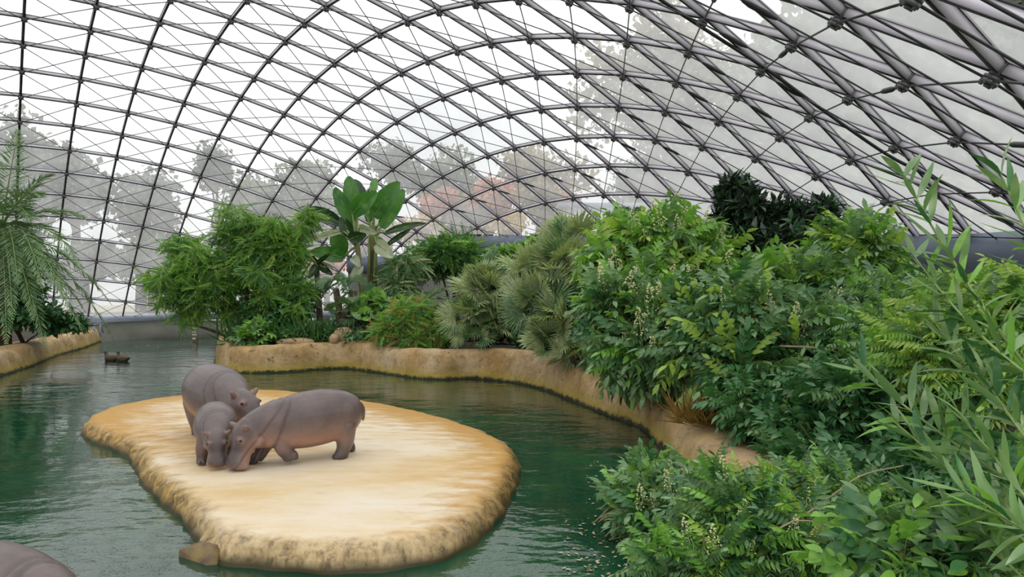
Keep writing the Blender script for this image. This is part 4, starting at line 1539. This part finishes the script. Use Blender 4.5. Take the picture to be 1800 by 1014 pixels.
for (bx, by, tx, ty, w, mt) in [(212, 660, 160, 738, 50, 'd'), (225, 660, 318, 712, 50, 'd'), (205, 640, 185, 590, 30, 'd'), (230, 650, 330, 665, 34, 'p'), (215, 650, 300, 570, 30, 'd')]:
    paddle(st2, None, SX(bx, by, D0 - .6), SX(tx, ty, D0 - .9), w * k5, {'d': L_banana_d, 'p': L_banana_p}[mt], bend=0.08)


# ---------- fan palms
def fan_palm(label, ells, base, n, size, mats, probs, kind='fan', heads=None, droop=0.35, limit=300, dead=0):
    r = root('fan_palm', base, label, 'palm')
    pos, dirs, ups, siz = [], [], [], []
    for (c_, rad, cnt) in heads:
        mk('stem', *tube(bez(base, (np.asarray(base) + c_) / 2 + np.array([.1, 0, .1]), c_, 7), np.linspace(0.13, 0.10, 7), 8), M_bark, r, smooth=True)
        d = nrm(rng.normal(size=(cnt * 3, 3)) + np.array([0, -0.25, 0.25]))
        d = d[d[:, 2] > -0.75][:cnt]
        pos.append(c_ + d * 0.06)
        dirs.append(d)
        ups.append(nrm(np.array([-0.2, -0.75, 0.75]) + d * 0.2 + rng.normal(0, 0.4, d.shape)))
        siz.append(rad * rng.uniform(0.8, 1.1, len(d)))
    dress(r, kind, mats, probs, np.concatenate(pos), np.concatenate(dirs), np.concatenate(ups), np.concatenate(siz), limit)
    return r


h = lambda u, v, D, rpx, cnt: (at(u, v, D), rpx * D / FPX, cnt)
fan_palm('bushy olive-green fan palm in front of the small feathery shrub, nearest the ochre bush', None, gz(at(850, 600, 17.8), .7), 0, 0, [L_olive, L_fandk], [.75, .25],
         heads=[h(850, 520, 17.6, 68, 22), h(825, 560, 17.3, 58, 16), h(872, 566, 17.2, 58, 16), h(866, 500, 17.9, 62, 13), h(838, 590, 17.1, 50, 9)])
fan_palm('large silvery-green clump of fan palms leaning over the pool wall', None, gz(at(1000, 620, 14.8), .65), 0, 0, [L_olive, L_fandk], [.8, .2],
         heads=[h(985, 480, 14.8, 88, 21), h(1010, 440, 15.2, 78, 16), h(950, 540, 14.2, 82, 19), h(1000, 555, 14.0, 86, 21), h(1040, 590, 13.6, 76, 17), h(975, 605, 13.7, 68, 16), h(1050, 510, 14.5, 80, 16), h(935, 490, 14.8, 70, 14), h(1010, 632, 13.3, 60, 12)])
fan_palm('small dark fan palm below the tall big-leaved plant', None, gz(at(598, 590, 20.3), .7), 0, 0, [L_fandk, L_dark], [.8, .2], 'fan2',
         heads=[h(606, 545, 20.0, 44, 9), h(590, 508, 20.6, 40, 9), h(622, 512, 20.6, 40, 9)])
# feather palm crowns
for (u, v, D, L_, nn, lab) in [(745, 535, 20.6, 1.7, 10, 'small feather palm with arching fronds right of the tall big-leaved plant'), (1112, 420, 15.5, 1.3, 14, 'upright dark feather palm rising above the shrubs by the long girder')]:
    b = at(u, v, D)
    r = root('feather_palm', gz(b, .7), lab, 'palm')
    mk('trunk', *tube([gz(b, .6), b], [0.09, 0.07], 8), M_bark, r, smooth=True)
    for k in range(nn):
        a = k * 2.4
        el_ = rng.uniform(0.35, 1.1) if v > 500 else rng.uniform(0.55, 1.3)
        frond(r, b, np.array([math.cos(a) * math.cos(el_), math.sin(a) * math.cos(el_), math.sin(el_)]), L_ * rng.uniform(.85, 1.1), 0.5 if v > 500 else 0.25, W=0.36, n=26, mat=L_fandk)

# ---------- middle ground plants
plant('feathery_shrub', 'small rounded dark green feathery shrub below the short end of the long girder', 'shrub', [ell(790, 445, 24, 45, 26, 1.0), ell(760, 455, 24, 30, 20, .8), ell(825, 450, 24, 25, 20, .8)],
      gz(at(800, 560, 24), .7), 'feather', [L_fjuniper, L_feather], [.6, .4], 260, 5, (0.5, 0.85), limit=200, branches=8, br=0.06, low=-.4, droop=.5)
plant('thin_shrub', 'thin yellowish-green shrub between the tall big-leaved plant and the rounded feathery shrub', 'shrub', [ell(715, 465, 22.5, 32, 28, .9), ell(700, 500, 22, 28, 25, .8)],
      gz(at(712, 560, 22.5), .7), 'feather', [L_fjuniper, L_olive], [.6, .4], 120, 4, (0.4, 0.7), limit=150, branches=7, br=0.05, droop=.5)
plant('ochre_bush', 'low green bush flecked ochre and orange on the pool wall', 'bush', [ell(725, 560, 18.8, 48, 36, .9), ell(690, 580, 18.6, 34, 26, .7), ell(765, 585, 18.4, 38, 28, .7), ell(730, 598, 18.2, 40, 18, .5)],
      gz(at(730, 605, 18.9), .65), 'feather', [L_bright, L_fjuniper, L_autumn], [.44, .34, .22], 420, 5, (0.30, 0.5), limit=200, branches=7, low=-.5, droop=.4, twig_len=.2)
plant('round_leaf_plant', 'low plant with round pale green leaves below the tall big-leaved plant', 'plant', [ell(650, 548, 20, 30, 10, .5), ell(655, 525, 20.4, 20, 14, .4), ell(668, 530, 20.4, 18, 10, .4)],
      gz(at(648, 575, 20.1), .7), 'round', [L_bright, L_mid], [.6, .4], 60, 3, (0.22, 0.36), limit=150, branches=5, droop=.1)
plant('palmate_plant', 'low bright green plant with hand-shaped leaves at the corner of the sandy wall', 'plant', [ell(443, 592, 18.9, 27, 15, .4), ell(455, 580, 19.1, 22, 12, .4)],
      gz(at(445, 606, 19.1), .7), 'palmate', [L_bright, L_mid], [.5, .5], 60, 3, (0.30, 0.46), limit=180, branches=5, droop=.15)
plant('ground_cover', 'dark creeping ground cover along the top of the sandy wall', 'plant', [ell(640, 588, 19.3, 50, 8, .6), ell(560, 580, 19.8, 50, 16, .6), ell(690, 560, 20, 40, 26, .6), ell(520, 585, 19.6, 40, 10, .6), ell(640, 560, 20.5, 60, 30, .5)],
      gz(at(600, 590, 19.8), .65), 'small', [L_dark, L_fjuniper], [.7, .3], 420, 6, (0.12, 0.22), limit=0, branches=5, br=.015)
plant('vine', 'pale green climbing vine on the long girder behind the fan palms', 'vine', [ell(930, 445, 21, 55, 22, .6), ell(890, 455, 21, 40, 22, .6), ell(965, 425, 21.2, 55, 14, .3), ell(985, 445, 20, 40, 22, .5), ell(930, 470, 20.5, 60, 20, .6)],
      gz(at(930, 540, 21), .7), 'small', [L_ltgrey, L_bright, L_mid], [.4, .4, .2], 330, 6, (0.20, 0.34), limit=100, branches=10, br=.02)

plant('ground_cover', 'dark leafy undergrowth between the fan palms and the ochre bush', 'shrub', [ell(800, 580, 20.5, 60, 30, .5), ell(900, 585, 19.0, 60, 30, .5), ell(960, 600, 17, 60, 35, .4), ell(890, 540, 20.5, 60, 40, .5)],
      gz(at(880, 600, 20), .65), 'small', [L_dark, L_fjuniper], [.8, .2], 330, 6, (0.16, 0.28), limit=0, branches=5, br=.02)
# tufts of grass
def grass(name, label, spots, n, hgt, mat):
    pos, dirs, siz = [], [], []
    for (p, r_) in spots:
        q = p + rng.normal(0, 1, (n, 3)) * np.array([r_, r_ * .6, 0.0])
        pos.append(q)
        dirs.append(nrm(rng.normal(0, 0.45, (n, 3)) + np.array([0, 0, 1.0])))
        siz.append(rng.uniform(hgt * .5, hgt, n))
    pos, dirs, siz = np.concatenate(pos), np.concatenate(dirs), np.concatenate(siz)
    R = batch_frames(dirs, rng.normal(size=dirs.shape))
    V, F = LEAF['grass'][0]
    V = V * np.array([1, 0.7, 1])
    W = (np.einsum('nij,vj->nvi', R * siz[:, None, None], V) + pos[:, None]).reshape(-1, 3)
    q = (F[0][None] + (np.arange(len(pos)) * len(V))[:, None, None]).reshape(-1, 3)
    tag(mk(name, W, [q], mat), label, 'grass', None, 'stuff')


grass('grass', 'tall dark green grass under the feathery shrub and tall big-leaved plant', [(gz(at(u, 585, D), .68), .34) for u, D in ((432, 19.6), (480, 19.8), (515, 19.6), (545, 19.6), (575, 19.8), (455, 20.0))], 150, .9, L_fjuniper)
grass('dry_grass', 'dry brown grass tuft on the pool wall beneath the right-hand shrubs', [(gz(onz(1225, 745, .5), .5), .12)], 160, .45, L_autumn)

# ---------- the shrub mass on the right
G = 'broad-leaved shrubs massed on the right bank'
plant('compound_leaf_shrub', 'light green shrub with compound leaves behind the fan palms, below the long girder', 'shrub', [ell(1165, 430, 12.5, 95, 42, 1.2), ell(1100, 455, 12.5, 60, 40, 1.0), ell(1215, 455, 12.5, 55, 40, 1.0), ell(1160, 500, 12, 110, 50, 1.2)],
      gz(at(1170, 560, 13), .6), 'ash', [L_bright, L_young, L_mid], [.45, .25, .30], 330, 5, (0.45, 0.72), G, branches=9, flowers=16, fsize=.5)
plant('compound_leaf_shrub', 'cream-flowered shrub hanging over the pool wall beside the fan palm clump', 'shrub', [ell(1085, 540, 10.6, 52, 45, .8), ell(1110, 600, 10.0, 52, 52, .8), ell(1160, 560, 10.3, 55, 60, .9), ell(1120, 635, 9.8, 36, 24, .5), ell(1180, 625, 9.6, 50, 40, .6)],
      gz(at(1180, 650, 10.6), .5), 'ash', [L_mid, L_bright, L_dark], [.5, .28, .22], 300, 5, (0.36, 0.60), G, branches=9, flowers=24, fsize=.45)
plant('compound_leaf_shrub', 'broad mid-green shrub in the centre of the right-hand planting', 'shrub', [ell(1290, 570, 9, 85, 70, 1.0), ell(1240, 610, 8.8, 66, 48, .7), ell(1350, 610, 8.6, 85, 70, .9), ell(1320, 650, 8.2, 90, 42, .7), ell(1410, 590, 9, 70, 60, .9)],
      gz(at(1330, 720, 9.2), .5), 'ash', [L_mid, L_dark, L_young], [.60, .28, .12], 430, 5, (0.36, 0.58), G, branches=10, flowers=10, fsize=.36)
plant('compound_leaf_shrub', 'yellow-green topped shrub below the dark glossy tree', 'shrub', [ell(1430, 500, 10.5, 85, 42, .9), ell(1495, 440, 10.5, 40, 48, .8), ell(1340, 508, 10.5, 66, 38, .8), ell(1490, 525, 10, 65, 45, .8)],
      gz(at(1430, 600, 11), .55), 'ash', [L_mid, L_young, L_bright], [.5, .25, .25], 380, 5, (0.34, 0.56), G, branches=9)
plant('compound_leaf_shrub', 'dark green shrub spreading down to the bare stretch of pool wall', 'shrub', [ell(1410, 750, 6.8, 90, 55, .7), ell(1330, 705, 7.4, 70, 35, .6), ell(1470, 720, 6.8, 90, 70, .8), ell(1420, 810, 6.2, 60, 35, .5), ell(1530, 790, 6.4, 80, 60, .7)],
      gz(at(1420, 830, 7), .5), 'ash', [L_dark, L_mid], [.78, .22], 430, 5, (0.24, 0.40), G, branches=9)
plant('compound_leaf_shrub', 'shrub branch leaning low over the water at the bottom, flowers at its tip', 'shrub', [ell(1120, 860, 5.6, 42, 42, .4), ell(1175, 880, 5.5, 50, 45, .45), ell(1225, 890, 5.4, 50, 50, .5), ell(1160, 915, 5.4, 50, 30, .4)],
      gz(at(1310, 960, 5.8), .4), 'ash', [L_mid, L_dark, L_bright], [.5, .35, .15], 170, 5, (0.20, 0.34), G, branches=7, flowers=9, fsize=.26, br=.02)
plant('fine_leaf_shrub', 'fresh green shrub with fine compound leaves in the bottom foreground', 'shrub', [ell(1300, 900, 4.6, 85, 50, .5), ell(1370, 950, 4.3, 110, 60, .5), ell(1250, 980, 4.3, 75, 40, .4), ell(1450, 890, 4.8, 90, 55, .5), ell(1180, 1000, 4.3, 40, 24, .3)],
      gz(at(1400, 1100, 4.6), .4), 'fine', [L_bright, L_mid, L_dark, L_young], [.34, .34, .22, .10], 420, 5, (0.22, 0.36), G, branches=8, flowers=22, fsize=.18, br=.018, twig_len=.22)
plant('fine_leaf_shrub', 'yellow-green fine-leaved shrub at the right edge behind the long narrow leaves', 'shrub', [ell(1720, 585, 5.6, 90, 65, .6), ell(1790, 545, 5.6, 45, 45, .5), ell(1640, 620, 5.8, 80, 70, .6), ell(1760, 660, 5.2, 80, 60, .5), ell(1680, 530, 6, 50, 36, .5)],
      gz(at(1740, 800, 6), .45), 'fine', [L_young, L_bright, L_mid], [.4, .4, .2], 330, 5, (0.26, 0.42), G, branches=9, br=.02)
plant('fine_leaf_shrub', 'mid-green shrub below the long girder at right, in front of its dark face', 'shrub', [ell(1575, 530, 8.4, 70, 40, .6), ell(1610, 580, 7.8, 90, 60, .7), ell(1530, 600, 7.6, 80, 60, .7), ell(1590, 650, 7, 100, 50, .6)],
      gz(at(1590, 700, 8.2), .5), 'fine', [L_mid, L_bright, L_dark], [.55, .25, .2], 380, 5, (0.30, 0.46), G, branches=9, br=.02)
plant('broad_leaf_shrub', 'large soft broad leaves in the extreme bottom right foreground', 'shrub', [ell(1600, 960, 3.3, 85, 40, .3), ell(1690, 975, 3.2, 80, 40, .3), ell(1540, 1000, 3.2, 60, 22, .3), ell(1780, 985, 3.3, 70, 40, .3)],
      gz(at(1640, 1300, 3.3), .45), 'broad', [L_dark, L_mid, L_bright], [.35, .4, .25], 56, 4, (0.20, 0.31), G, branches=7, br=.015, twig_len=.15)
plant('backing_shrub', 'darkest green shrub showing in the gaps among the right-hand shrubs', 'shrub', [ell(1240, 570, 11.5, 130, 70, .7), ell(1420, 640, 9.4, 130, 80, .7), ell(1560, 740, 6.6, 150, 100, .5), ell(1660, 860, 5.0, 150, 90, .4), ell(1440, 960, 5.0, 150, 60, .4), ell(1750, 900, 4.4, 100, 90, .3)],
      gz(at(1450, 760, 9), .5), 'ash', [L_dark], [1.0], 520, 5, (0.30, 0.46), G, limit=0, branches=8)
# dark glossy tree
plant('glossy_tree', 'dark glossy-leaved tree standing against the glass above the right-hand shrubs', 'tree', [ell(1300, 372, 13.5, 45, 45, .9), ell(1290, 335, 13.5, 22, 18, .5), ell(1360, 395, 13.3, 60, 40, .9), ell(1420, 400, 13.5, 45, 38, .9), ell(1440, 370, 13.6, 25, 14, .5), ell(1350, 430, 13, 90, 30, .9)],
      gz(at(1360, 560, 14), .6), 'glossy', [L_glossy, L_dark], [.85, .15], 520, 9, (0.22, 0.36), None, 300, 10, .45, -.5, br=.06, droop=.05, twig_len=.2)

# ---------- oleander-like shoots at the right edge: stems with whorls of long narrow leaves
def shoots(name, label, specs, lsize):
    r = root(name, gz(at(1800, 1014, 4.0), .45), label, 'shrub')
    pos, dirs, ups, siz = [], [], [], []
    for (p0, p1, p2, cnt, thick) in specs:
        C = bez(p0, p1, p2, 24)
        mk('stem', *tube(C, np.linspace(thick, thick * .35, 24), 7), M_stemg, r, smooth=True)
        T = nrm(np.gradient(C, axis=0))
        for k in range(cnt):
            s = 0.18 + 0.82 * (k + .5) / cnt
            i = min(23, int(s * 23))
            t = T[i]
            ref = nrm(np.cross(t, [0.3, 0.5, 0.8]))
            ref2 = np.cross(t, ref)
            for q in range(3):
                a = k * 1.05 + q * 2.094 + rng.normal(0, .2)
                b = 1.2 - 0.5 * s + rng.normal(0, .15)
                d = t * math.cos(b) + (ref * math.cos(a) + ref2 * math.sin(a)) * math.sin(b) + np.array([0, 0, -.08])
                pos.append(C[i] + t * rng.uniform(-.01, .01))
                dirs.append(nrm(d))
                ups.append(nrm(np.array([0, 0, 1.0]) + rng.normal(0, .35, 3)))
                siz.append(rng.uniform(*lsize))
    dress(r, 'lance', [L_lance, L_dark, L_bright], [.62, .2, .18], np.array(pos), np.array(dirs), np.array(ups), np.array(siz), 300)
    return r


A = at
shoots('narrow_leaf_shrub', 'tall shoots with long narrow leaves rising across the right edge of the view',
       [(A(1900, 760, 3.0), A(1720, 560, 3.3), A(1578, 288, 3.6), 17, .012), (A(1900, 640, 3.2), A(1840, 480, 3.3), A(1752, 292, 3.5), 11, .010), (A(1880, 700, 2.9), A(1740, 640, 3.1), A(1600, 440, 3.6), 12, .010),
        (A(1860, 900, 3.0), A(1690, 800, 3.2), A(1500, 640, 3.7), 13, .011), (A(1900, 820, 3.1), A(1740, 720, 3.2), A(1640, 560, 3.5), 12, .010)], (.17, .28))
shoots('narrow_leaf_shrub', 'lower shoots with long narrow leaves slanting over the bottom right shrubs',
       [(A(1900, 1060, 2.8), A(1740, 880, 3.0), A(1568, 738, 3.4), 14, .012), (A(1880, 980, 2.7), A(1780, 840, 2.9), A(1680, 720, 3.2), 12, .010), (A(1840, 1060, 2.8), A(1720, 930, 3.0), A(1590, 860, 3.3), 11, .010), (A(1900, 900, 2.8), A(1820, 800, 2.9), A(1720, 650, 3.2), 12, .010),
        (A(1900, 1000, 2.6), A(1800, 930, 2.7), A(1690, 860, 2.9), 11, .009)], (.15, .26))
# dry bare twigs
for (pts, lab, rr) in [([at(1560, 978, 3.7), at(1480, 935, 3.8), at(1430, 917, 3.85), at(1392, 915, 3.9)], 'pale bare twig arching over the bottom foreground leaves', .008),
                       ([at(1345, 942, 4.0), at(1430, 895, 4.0), at(1510, 838, 4.0), at(1588, 818, 4.0)], 'brown bare twig slanting up through the foreground shrubs', .006),
                       ([at(1370, 608, 7.6), at(1440, 612, 7.5), at(1490, 625, 7.4), at(1525, 650, 7.4)], 'brown horizontal branch across the centre of the right-hand shrubs', .014)]:
    V, F = tube(smooth_line(pts, 6), np.linspace(rr, rr * .5, 19), 6)
    tag(mk('twig', V, F, M_twig, smooth=True), lab, 'twig')

# ------------------------------------------------------------------ stones, ducks, gauge, ladder, leaves on the water
def stone(u, v, D, size, label, seed):
    r_ = np.random.default_rng(seed)
    V, F = sphere((0, 0, 0), (1, 1, 1), 14, 9)
    k = r_.normal(size=(6, 3))
    dsp = 1 + 0.10 * sum(np.sin(V @ q * 2.2 + i) for i, q in enumerate(k)) / 2
    V = V * dsp[:, None]
    V = np.sign(V) * np.abs(V) ** 0.8 * np.array(size)
    tag(mk('stone', V + at(u, v, D), F, M_stone, smooth=True), label, 'stone')


stone(518, 601, 19.2, (.55, .3, .12), 'flat tan slab of stone on the wall below the feathery shrub', 1)
stone(604, 590, 19.6, (.32, .25, .26), 'tan boulder on the wall below the small dark fan palm', 2)
stone(588, 596, 19.3, (.16, .15, .15), 'small tan stone left of the boulder on the wall', 3)

M_duck = simple('duck_brown', (0.05, 0.035, 0.02), (0.20, 0.14, 0.09), 25, .8, coord='Object')
M_bill = simple('duck_bill', (.25, .20, .05), (.30, .22, .06), 20, .5)
for (u, v, hd, lab) in [(196, 634, 2.9, 'duck floating on the left, nearer the left-hand wall'), (216, 635, 2.7, 'duck floating just right of the other duck')]:
    p = onz(u, v, 0)
    r = root('duck', p, 'brown ' + lab, 'duck', 'ducks on the far water')
    c_, s_ = math.cos(hd), math.sin(hd)
    R = np.array([[c_, -s_, 0], [s_, c_, 0], [0, 0, 1]])
    Tf = lambda V: (np.asarray(V) * 1.35) @ R.T + p
    V, F = join([loft([(-.24, 0, .10, .01, .01), (-.19, 0, .09, .05, .03), (-.10, 0, .07, .09, .075), (.02, 0, .06, .10, .085), (.12, 0, .06, .08, .075), (.18, 0, .07, .02, .02)], 14), limb([(.12, 0, .09, .05), (.16, 0, .16, .035), (.175, 0, .21, .04), (.18, 0, .24, .02)])])
    mk('body', Tf(V), F, M_duck, r, smooth=True)
    V, F = loft([(.20, 0, .215, .02, .016), (.235, 0, .205, .02, .01), (.265, 0, .20, .014, .006)], 10)
    mk('bill', Tf(V), F, M_bill, r, smooth=True)

g = at(343, 585, 31.5)
r = root('gauge_post', np.array([g[0], g[1], -.4]), 'slim mottled post standing in the water before the far concrete wall', 'post')
mk('post', *box((g[0] - .11, g[1] - .06, -.4), (g[0] + .11, g[1] + .06, 1.05)), simple('post_brown', (.16, .11, .07), (.30, .24, .17), 8, .7), r)
M_white = simple('white_mark', (.6, .58, .54), (.75, .73, .7), 8, .6)
for k, z in enumerate((.92, .74, .60, .42, .30, .12)):
    mk('mark', *box((g[0] - .10, g[1] - .068, z), (g[0] + .10 - .05 * (k % 2), g[1] - .06, z + .07)), M_white, r)

lp = at(172, 578, 31.0)
r = root('ladder_rail', lp, 'small pale metal ladder rail at the end of the left-hand wall', 'rail')
for dx in (-.16, .12):
    mk('rail', *tube([lp + [dx, 0, -.35], lp + [dx, 0, .22], lp + [dx + .05, .3, .26], lp + [dx + .05, .6, -.2]], .03, 8), M_tube, r, smooth=True)

M_litter = simple('floating_leaf', (.35, .24, .12), (.62, .52, .36), 6, .7)
pts = [onz(u, v, .006) for u, v in zip(rng.uniform(990, 1240, 260), rng.uniform(905, 1012, 260))] + [onz(u, v, .006) for u, v in zip(rng.uniform(1030, 1110, 40), rng.uniform(795, 910, 40))] + [onz(u, v, .006) for u, v in zip(rng.uniform(180, 380, 24), rng.uniform(600, 625, 24))]
parts = []
for p in pts:
    a = rng.uniform(0, 2 * PI)
    s = rng.uniform(.006, .028) * (1 if p[1] < 12 else 4)
    parts.append(blade2(p, np.array([math.cos(a), math.sin(a), 0.02]), np.array([0, 0, 1.0]), s * 2, s, 0))
V, F = join(parts)
tag(mk('floating_litter', V, F, M_litter), 'scattered small dry leaf bits floating on the water', 'leaf litter', None, 'stuff')

lg0, lg1 = at(690, 479, 27.0), at(805, 490, 27.0)
M_pale = simple('pale_ledge', (.50, .50, .46), (.60, .60, .55), 1.2, .7)
for k, nm in enumerate(('trim_4', 'trim_5')):
    z1 = lg0[2] - .16 * k
    tag(mk(nm, *box((lg0[0], 27.0 - .12 * k, z1 - .09), (lg1[0], 27.5, z1)), M_pale), ('upper' if k == 0 else 'lower') + ' pale ledge on the low wall behind the small feather palm', None, None, 'structure')

# ------------------------------------------------------------------ outside: trees and a low building seen through the glass
T_green = leaf_mat('outside_green', (0.10, 0.14, 0.07), (0.17, 0.21, 0.10), None, .6, .2, s1=.4, s2=1.5)
T_grey = leaf_mat('outside_dull_green', (0.08, 0.10, 0.075), (0.13, 0.15, 0.10), None, .6, .2, s1=.4, s2=1.5)
T_red = leaf_mat('outside_red', (0.50, 0.10, 0.08), (0.58, 0.22, 0.12), None, .6, .3, s1=.4, s2=1.5)
T_yellow = leaf_mat('outside_yellow', (0.58, 0.38, 0.07), (0.62, 0.46, 0.14), None, .6, .3, s1=.4, s2=1.5)
T_brown = leaf_mat('outside_brown', (0.24, 0.19, 0.10), (0.32, 0.24, 0.13), None, .6, .3, s1=.4, s2=1.5)


def far_tree(label, u, v, D, ru, rv, mat, n=1500, leaf=.45, trunk=True, kindname='tree', lobes=7):
    c_ = at(u, v, D)
    s = D / FPX
    base = np.array([c_[0], c_[1], 1.0])
    r = root(kindname, base, label, 'tree' if kindname == 'tree' else 'shrub', 'trees and shrubs outside the glass')
    R0 = np.array([ru * s, ru * s * .8, rv * s])
    lob = [(c_ + nrm(rng.normal(size=3)) * R0 * rng.uniform(.35, .65), R0 * rng.uniform(.35, .6)) for _ in range(lobes)] + [(c_, R0 * .6)]
    P, out, C = crown_points(lob, n, .35, -.9)
    d = nrm(rng.normal(size=(n, 3)))
    Rm = batch_frames(d, out + rng.normal(0, .4, (n, 3)))
    V = np.array([[0, 0, 0], [.5, .38, 0.05], [1, 0, -.1], [.5, -.38, 0.05]])
    W = (np.einsum('nij,vj->nvi', Rm * (leaf * rng.uniform(.6, 1.3, n))[:, None, None], V) + P[:, None]).reshape(-1, 3)
    q = (np.array([[0, 3, 2], [0, 2, 1]])[None] + (np.arange(n) * 4)[:, None, None]).reshape(-1, 3)
    tag(mk('crown', W, [q], mat, r), kind='stuff')
    if trunk:
        mk('trunk', *tube([base - [0, 0, .3], base * .5 + c_ * .5, c_ + [0, 0, R0[2] * .3]], [R0[0] * .09 + .1, R0[0] * .07 + .08, .06], 8), M_bark, r, smooth=True)
        for k in range(4):
            e = lob[k][0]
            mk('branch', *tube(bez(base * .4 + c_ * .6, (base * .3 + c_ * .7 + e) / 2, e, 6), np.linspace(.12, .03, 6), 5), M_bark, r, smooth=True)


for a_ in [('tall dull grey-green tree outside at the far left', 20, 330, 48, 110, 150, T_grey, 2600, .6), ('spreading grey tree outside left of the feathery shrub', 135, 330, 52, 90, 105, T_grey, 2200, .6),
           ('low grey tree outside above the far concrete wall', 250, 370, 56, 90, 95, T_grey, 1800, .6), ('slim tree with a rounded top outside above the feathery shrub', 382, 300, 58, 40, 60, T_grey, 1200, .5),
           ('hazy green tree outside rising behind the feathery shrub', 450, 360, 60, 90, 75, T_green, 1800, .6), ('hazy tree outside left of the tall big-leaved plant', 545, 350, 60, 80, 75, T_green, 1700, .6),
           ('round-topped hazy tree outside above the tall big-leaved plant', 685, 290, 58, 58, 56, T_grey, 1800, .5), ('dull green tree outside behind the red-leaved ones', 790, 320, 60, 80, 70, T_green, 1700, .55),
           ('hazy tree outside right of the red-leaved ones', 960, 300, 58, 90, 70, T_brown, 1900, .55), ('tall leafy oak-like tree outside right of centre', 1150, 160, 44, 130, 190, T_brown, 4200, .6),
           ('big pale green tree outside behind the upper right glass', 1400, 170, 36, 210, 220, T_green, 6500, .75), ('big pale tree outside at the far upper right', 1680, 120, 30, 230, 270, T_grey, 7000, .7),
           ('green tree outside low behind the dark glossy tree', 1500, 340, 34, 190, 130, T_green, 5500, .7),
           ('dense grey-green tree outside beyond the thick bars at top right', 1560, 60, 33, 220, 230, T_green, 7000, .8), ('broad dense tree outside behind the right-hand girder', 1790, 320, 28, 210, 190, T_green, 6000, .65), ('dense tree outside between the oak-like tree and the upper right glass', 1290, 320, 40, 150, 130, T_grey, 4500, .7)]:
    far_tree(*a_)
for a_ in [('red-leaved shrub outside at centre', 860, 345, 46, 60, 48, T_red, 1500, .4), ('smaller red-leaved shrub outside left of centre', 770, 365, 46, 45, 38, T_red, 1000, .4), ('yellow-leaved shrub outside above the short girder', 735, 405, 42, 50, 34, T_yellow, 1000, .38), ('pinkish-brown shrub outside right of the red-leaved ones', 945, 355, 44, 45, 40, T_brown, 1000, .4),
           ('yellowish low shrub outside below the red-leaved ones', 900, 395, 40, 50, 22, T_yellow, 700, .35), ('reddish low shrub outside left of the tall big-leaved plant', 575, 470, 44, 40, 38, T_red, 700, .4)]:
    far_tree(*a_, True, 'shrub')
for k, (u, v, ru, rv, mt, lab) in enumerate([(30, 470, 80, 50, T_grey, 'grey-green hedge outside behind the date palm'), (150, 465, 80, 48, T_grey, 'hedge outside right of the date palm, above the pale path'), (270, 455, 80, 50, T_green, 'low hedge outside left of the feathery shrub'), (400, 440, 80, 55, T_green, 'hedge outside directly behind the feathery shrub'), (520, 430, 70, 55, T_green, 'hedge outside behind the left leaves of the tall big-leaved plant'), (640, 390, 70, 50, T_brown, 'brownish hedge outside behind the tall big-leaved plant'),
                                            (830, 375, 60, 40, T_brown, 'brownish shrub outside among the red-leaved ones'), (980, 370, 60, 40, T_red, 'dull red shrub outside left of the low pale building'), (800, 400, 60, 30, T_yellow, 'yellowish hedge outside above the start of the long girder'), (1130, 330, 110, 60, T_green, 'green hedge outside behind the low pale building')]):
    far_tree(lab, u, v, 47 + 2 * (k % 3), ru, rv, mt, 2200, .5, True, 'shrub')
b0, b1 = at(990, 365, 38), at(1250, 405, 38)
r = root('pavilion', np.array([(b0[0] + b1[0]) / 2, 40, 1.0]), 'low pale grey building outside behind the long girder', 'building')
M_pav = simple('pale_cladding', (.52, .52, .52), (.60, .60, .60), .6, .7)
mk('wall', *box((b0[0], 38, 1.0), (b1[0], 44, b0[2])), M_pav, r)
mk('roof', *box((b0[0] - .3, 37.7, b0[2]), (b1[0] + .3, 44.3, b0[2] + .25)), M_beam, r)
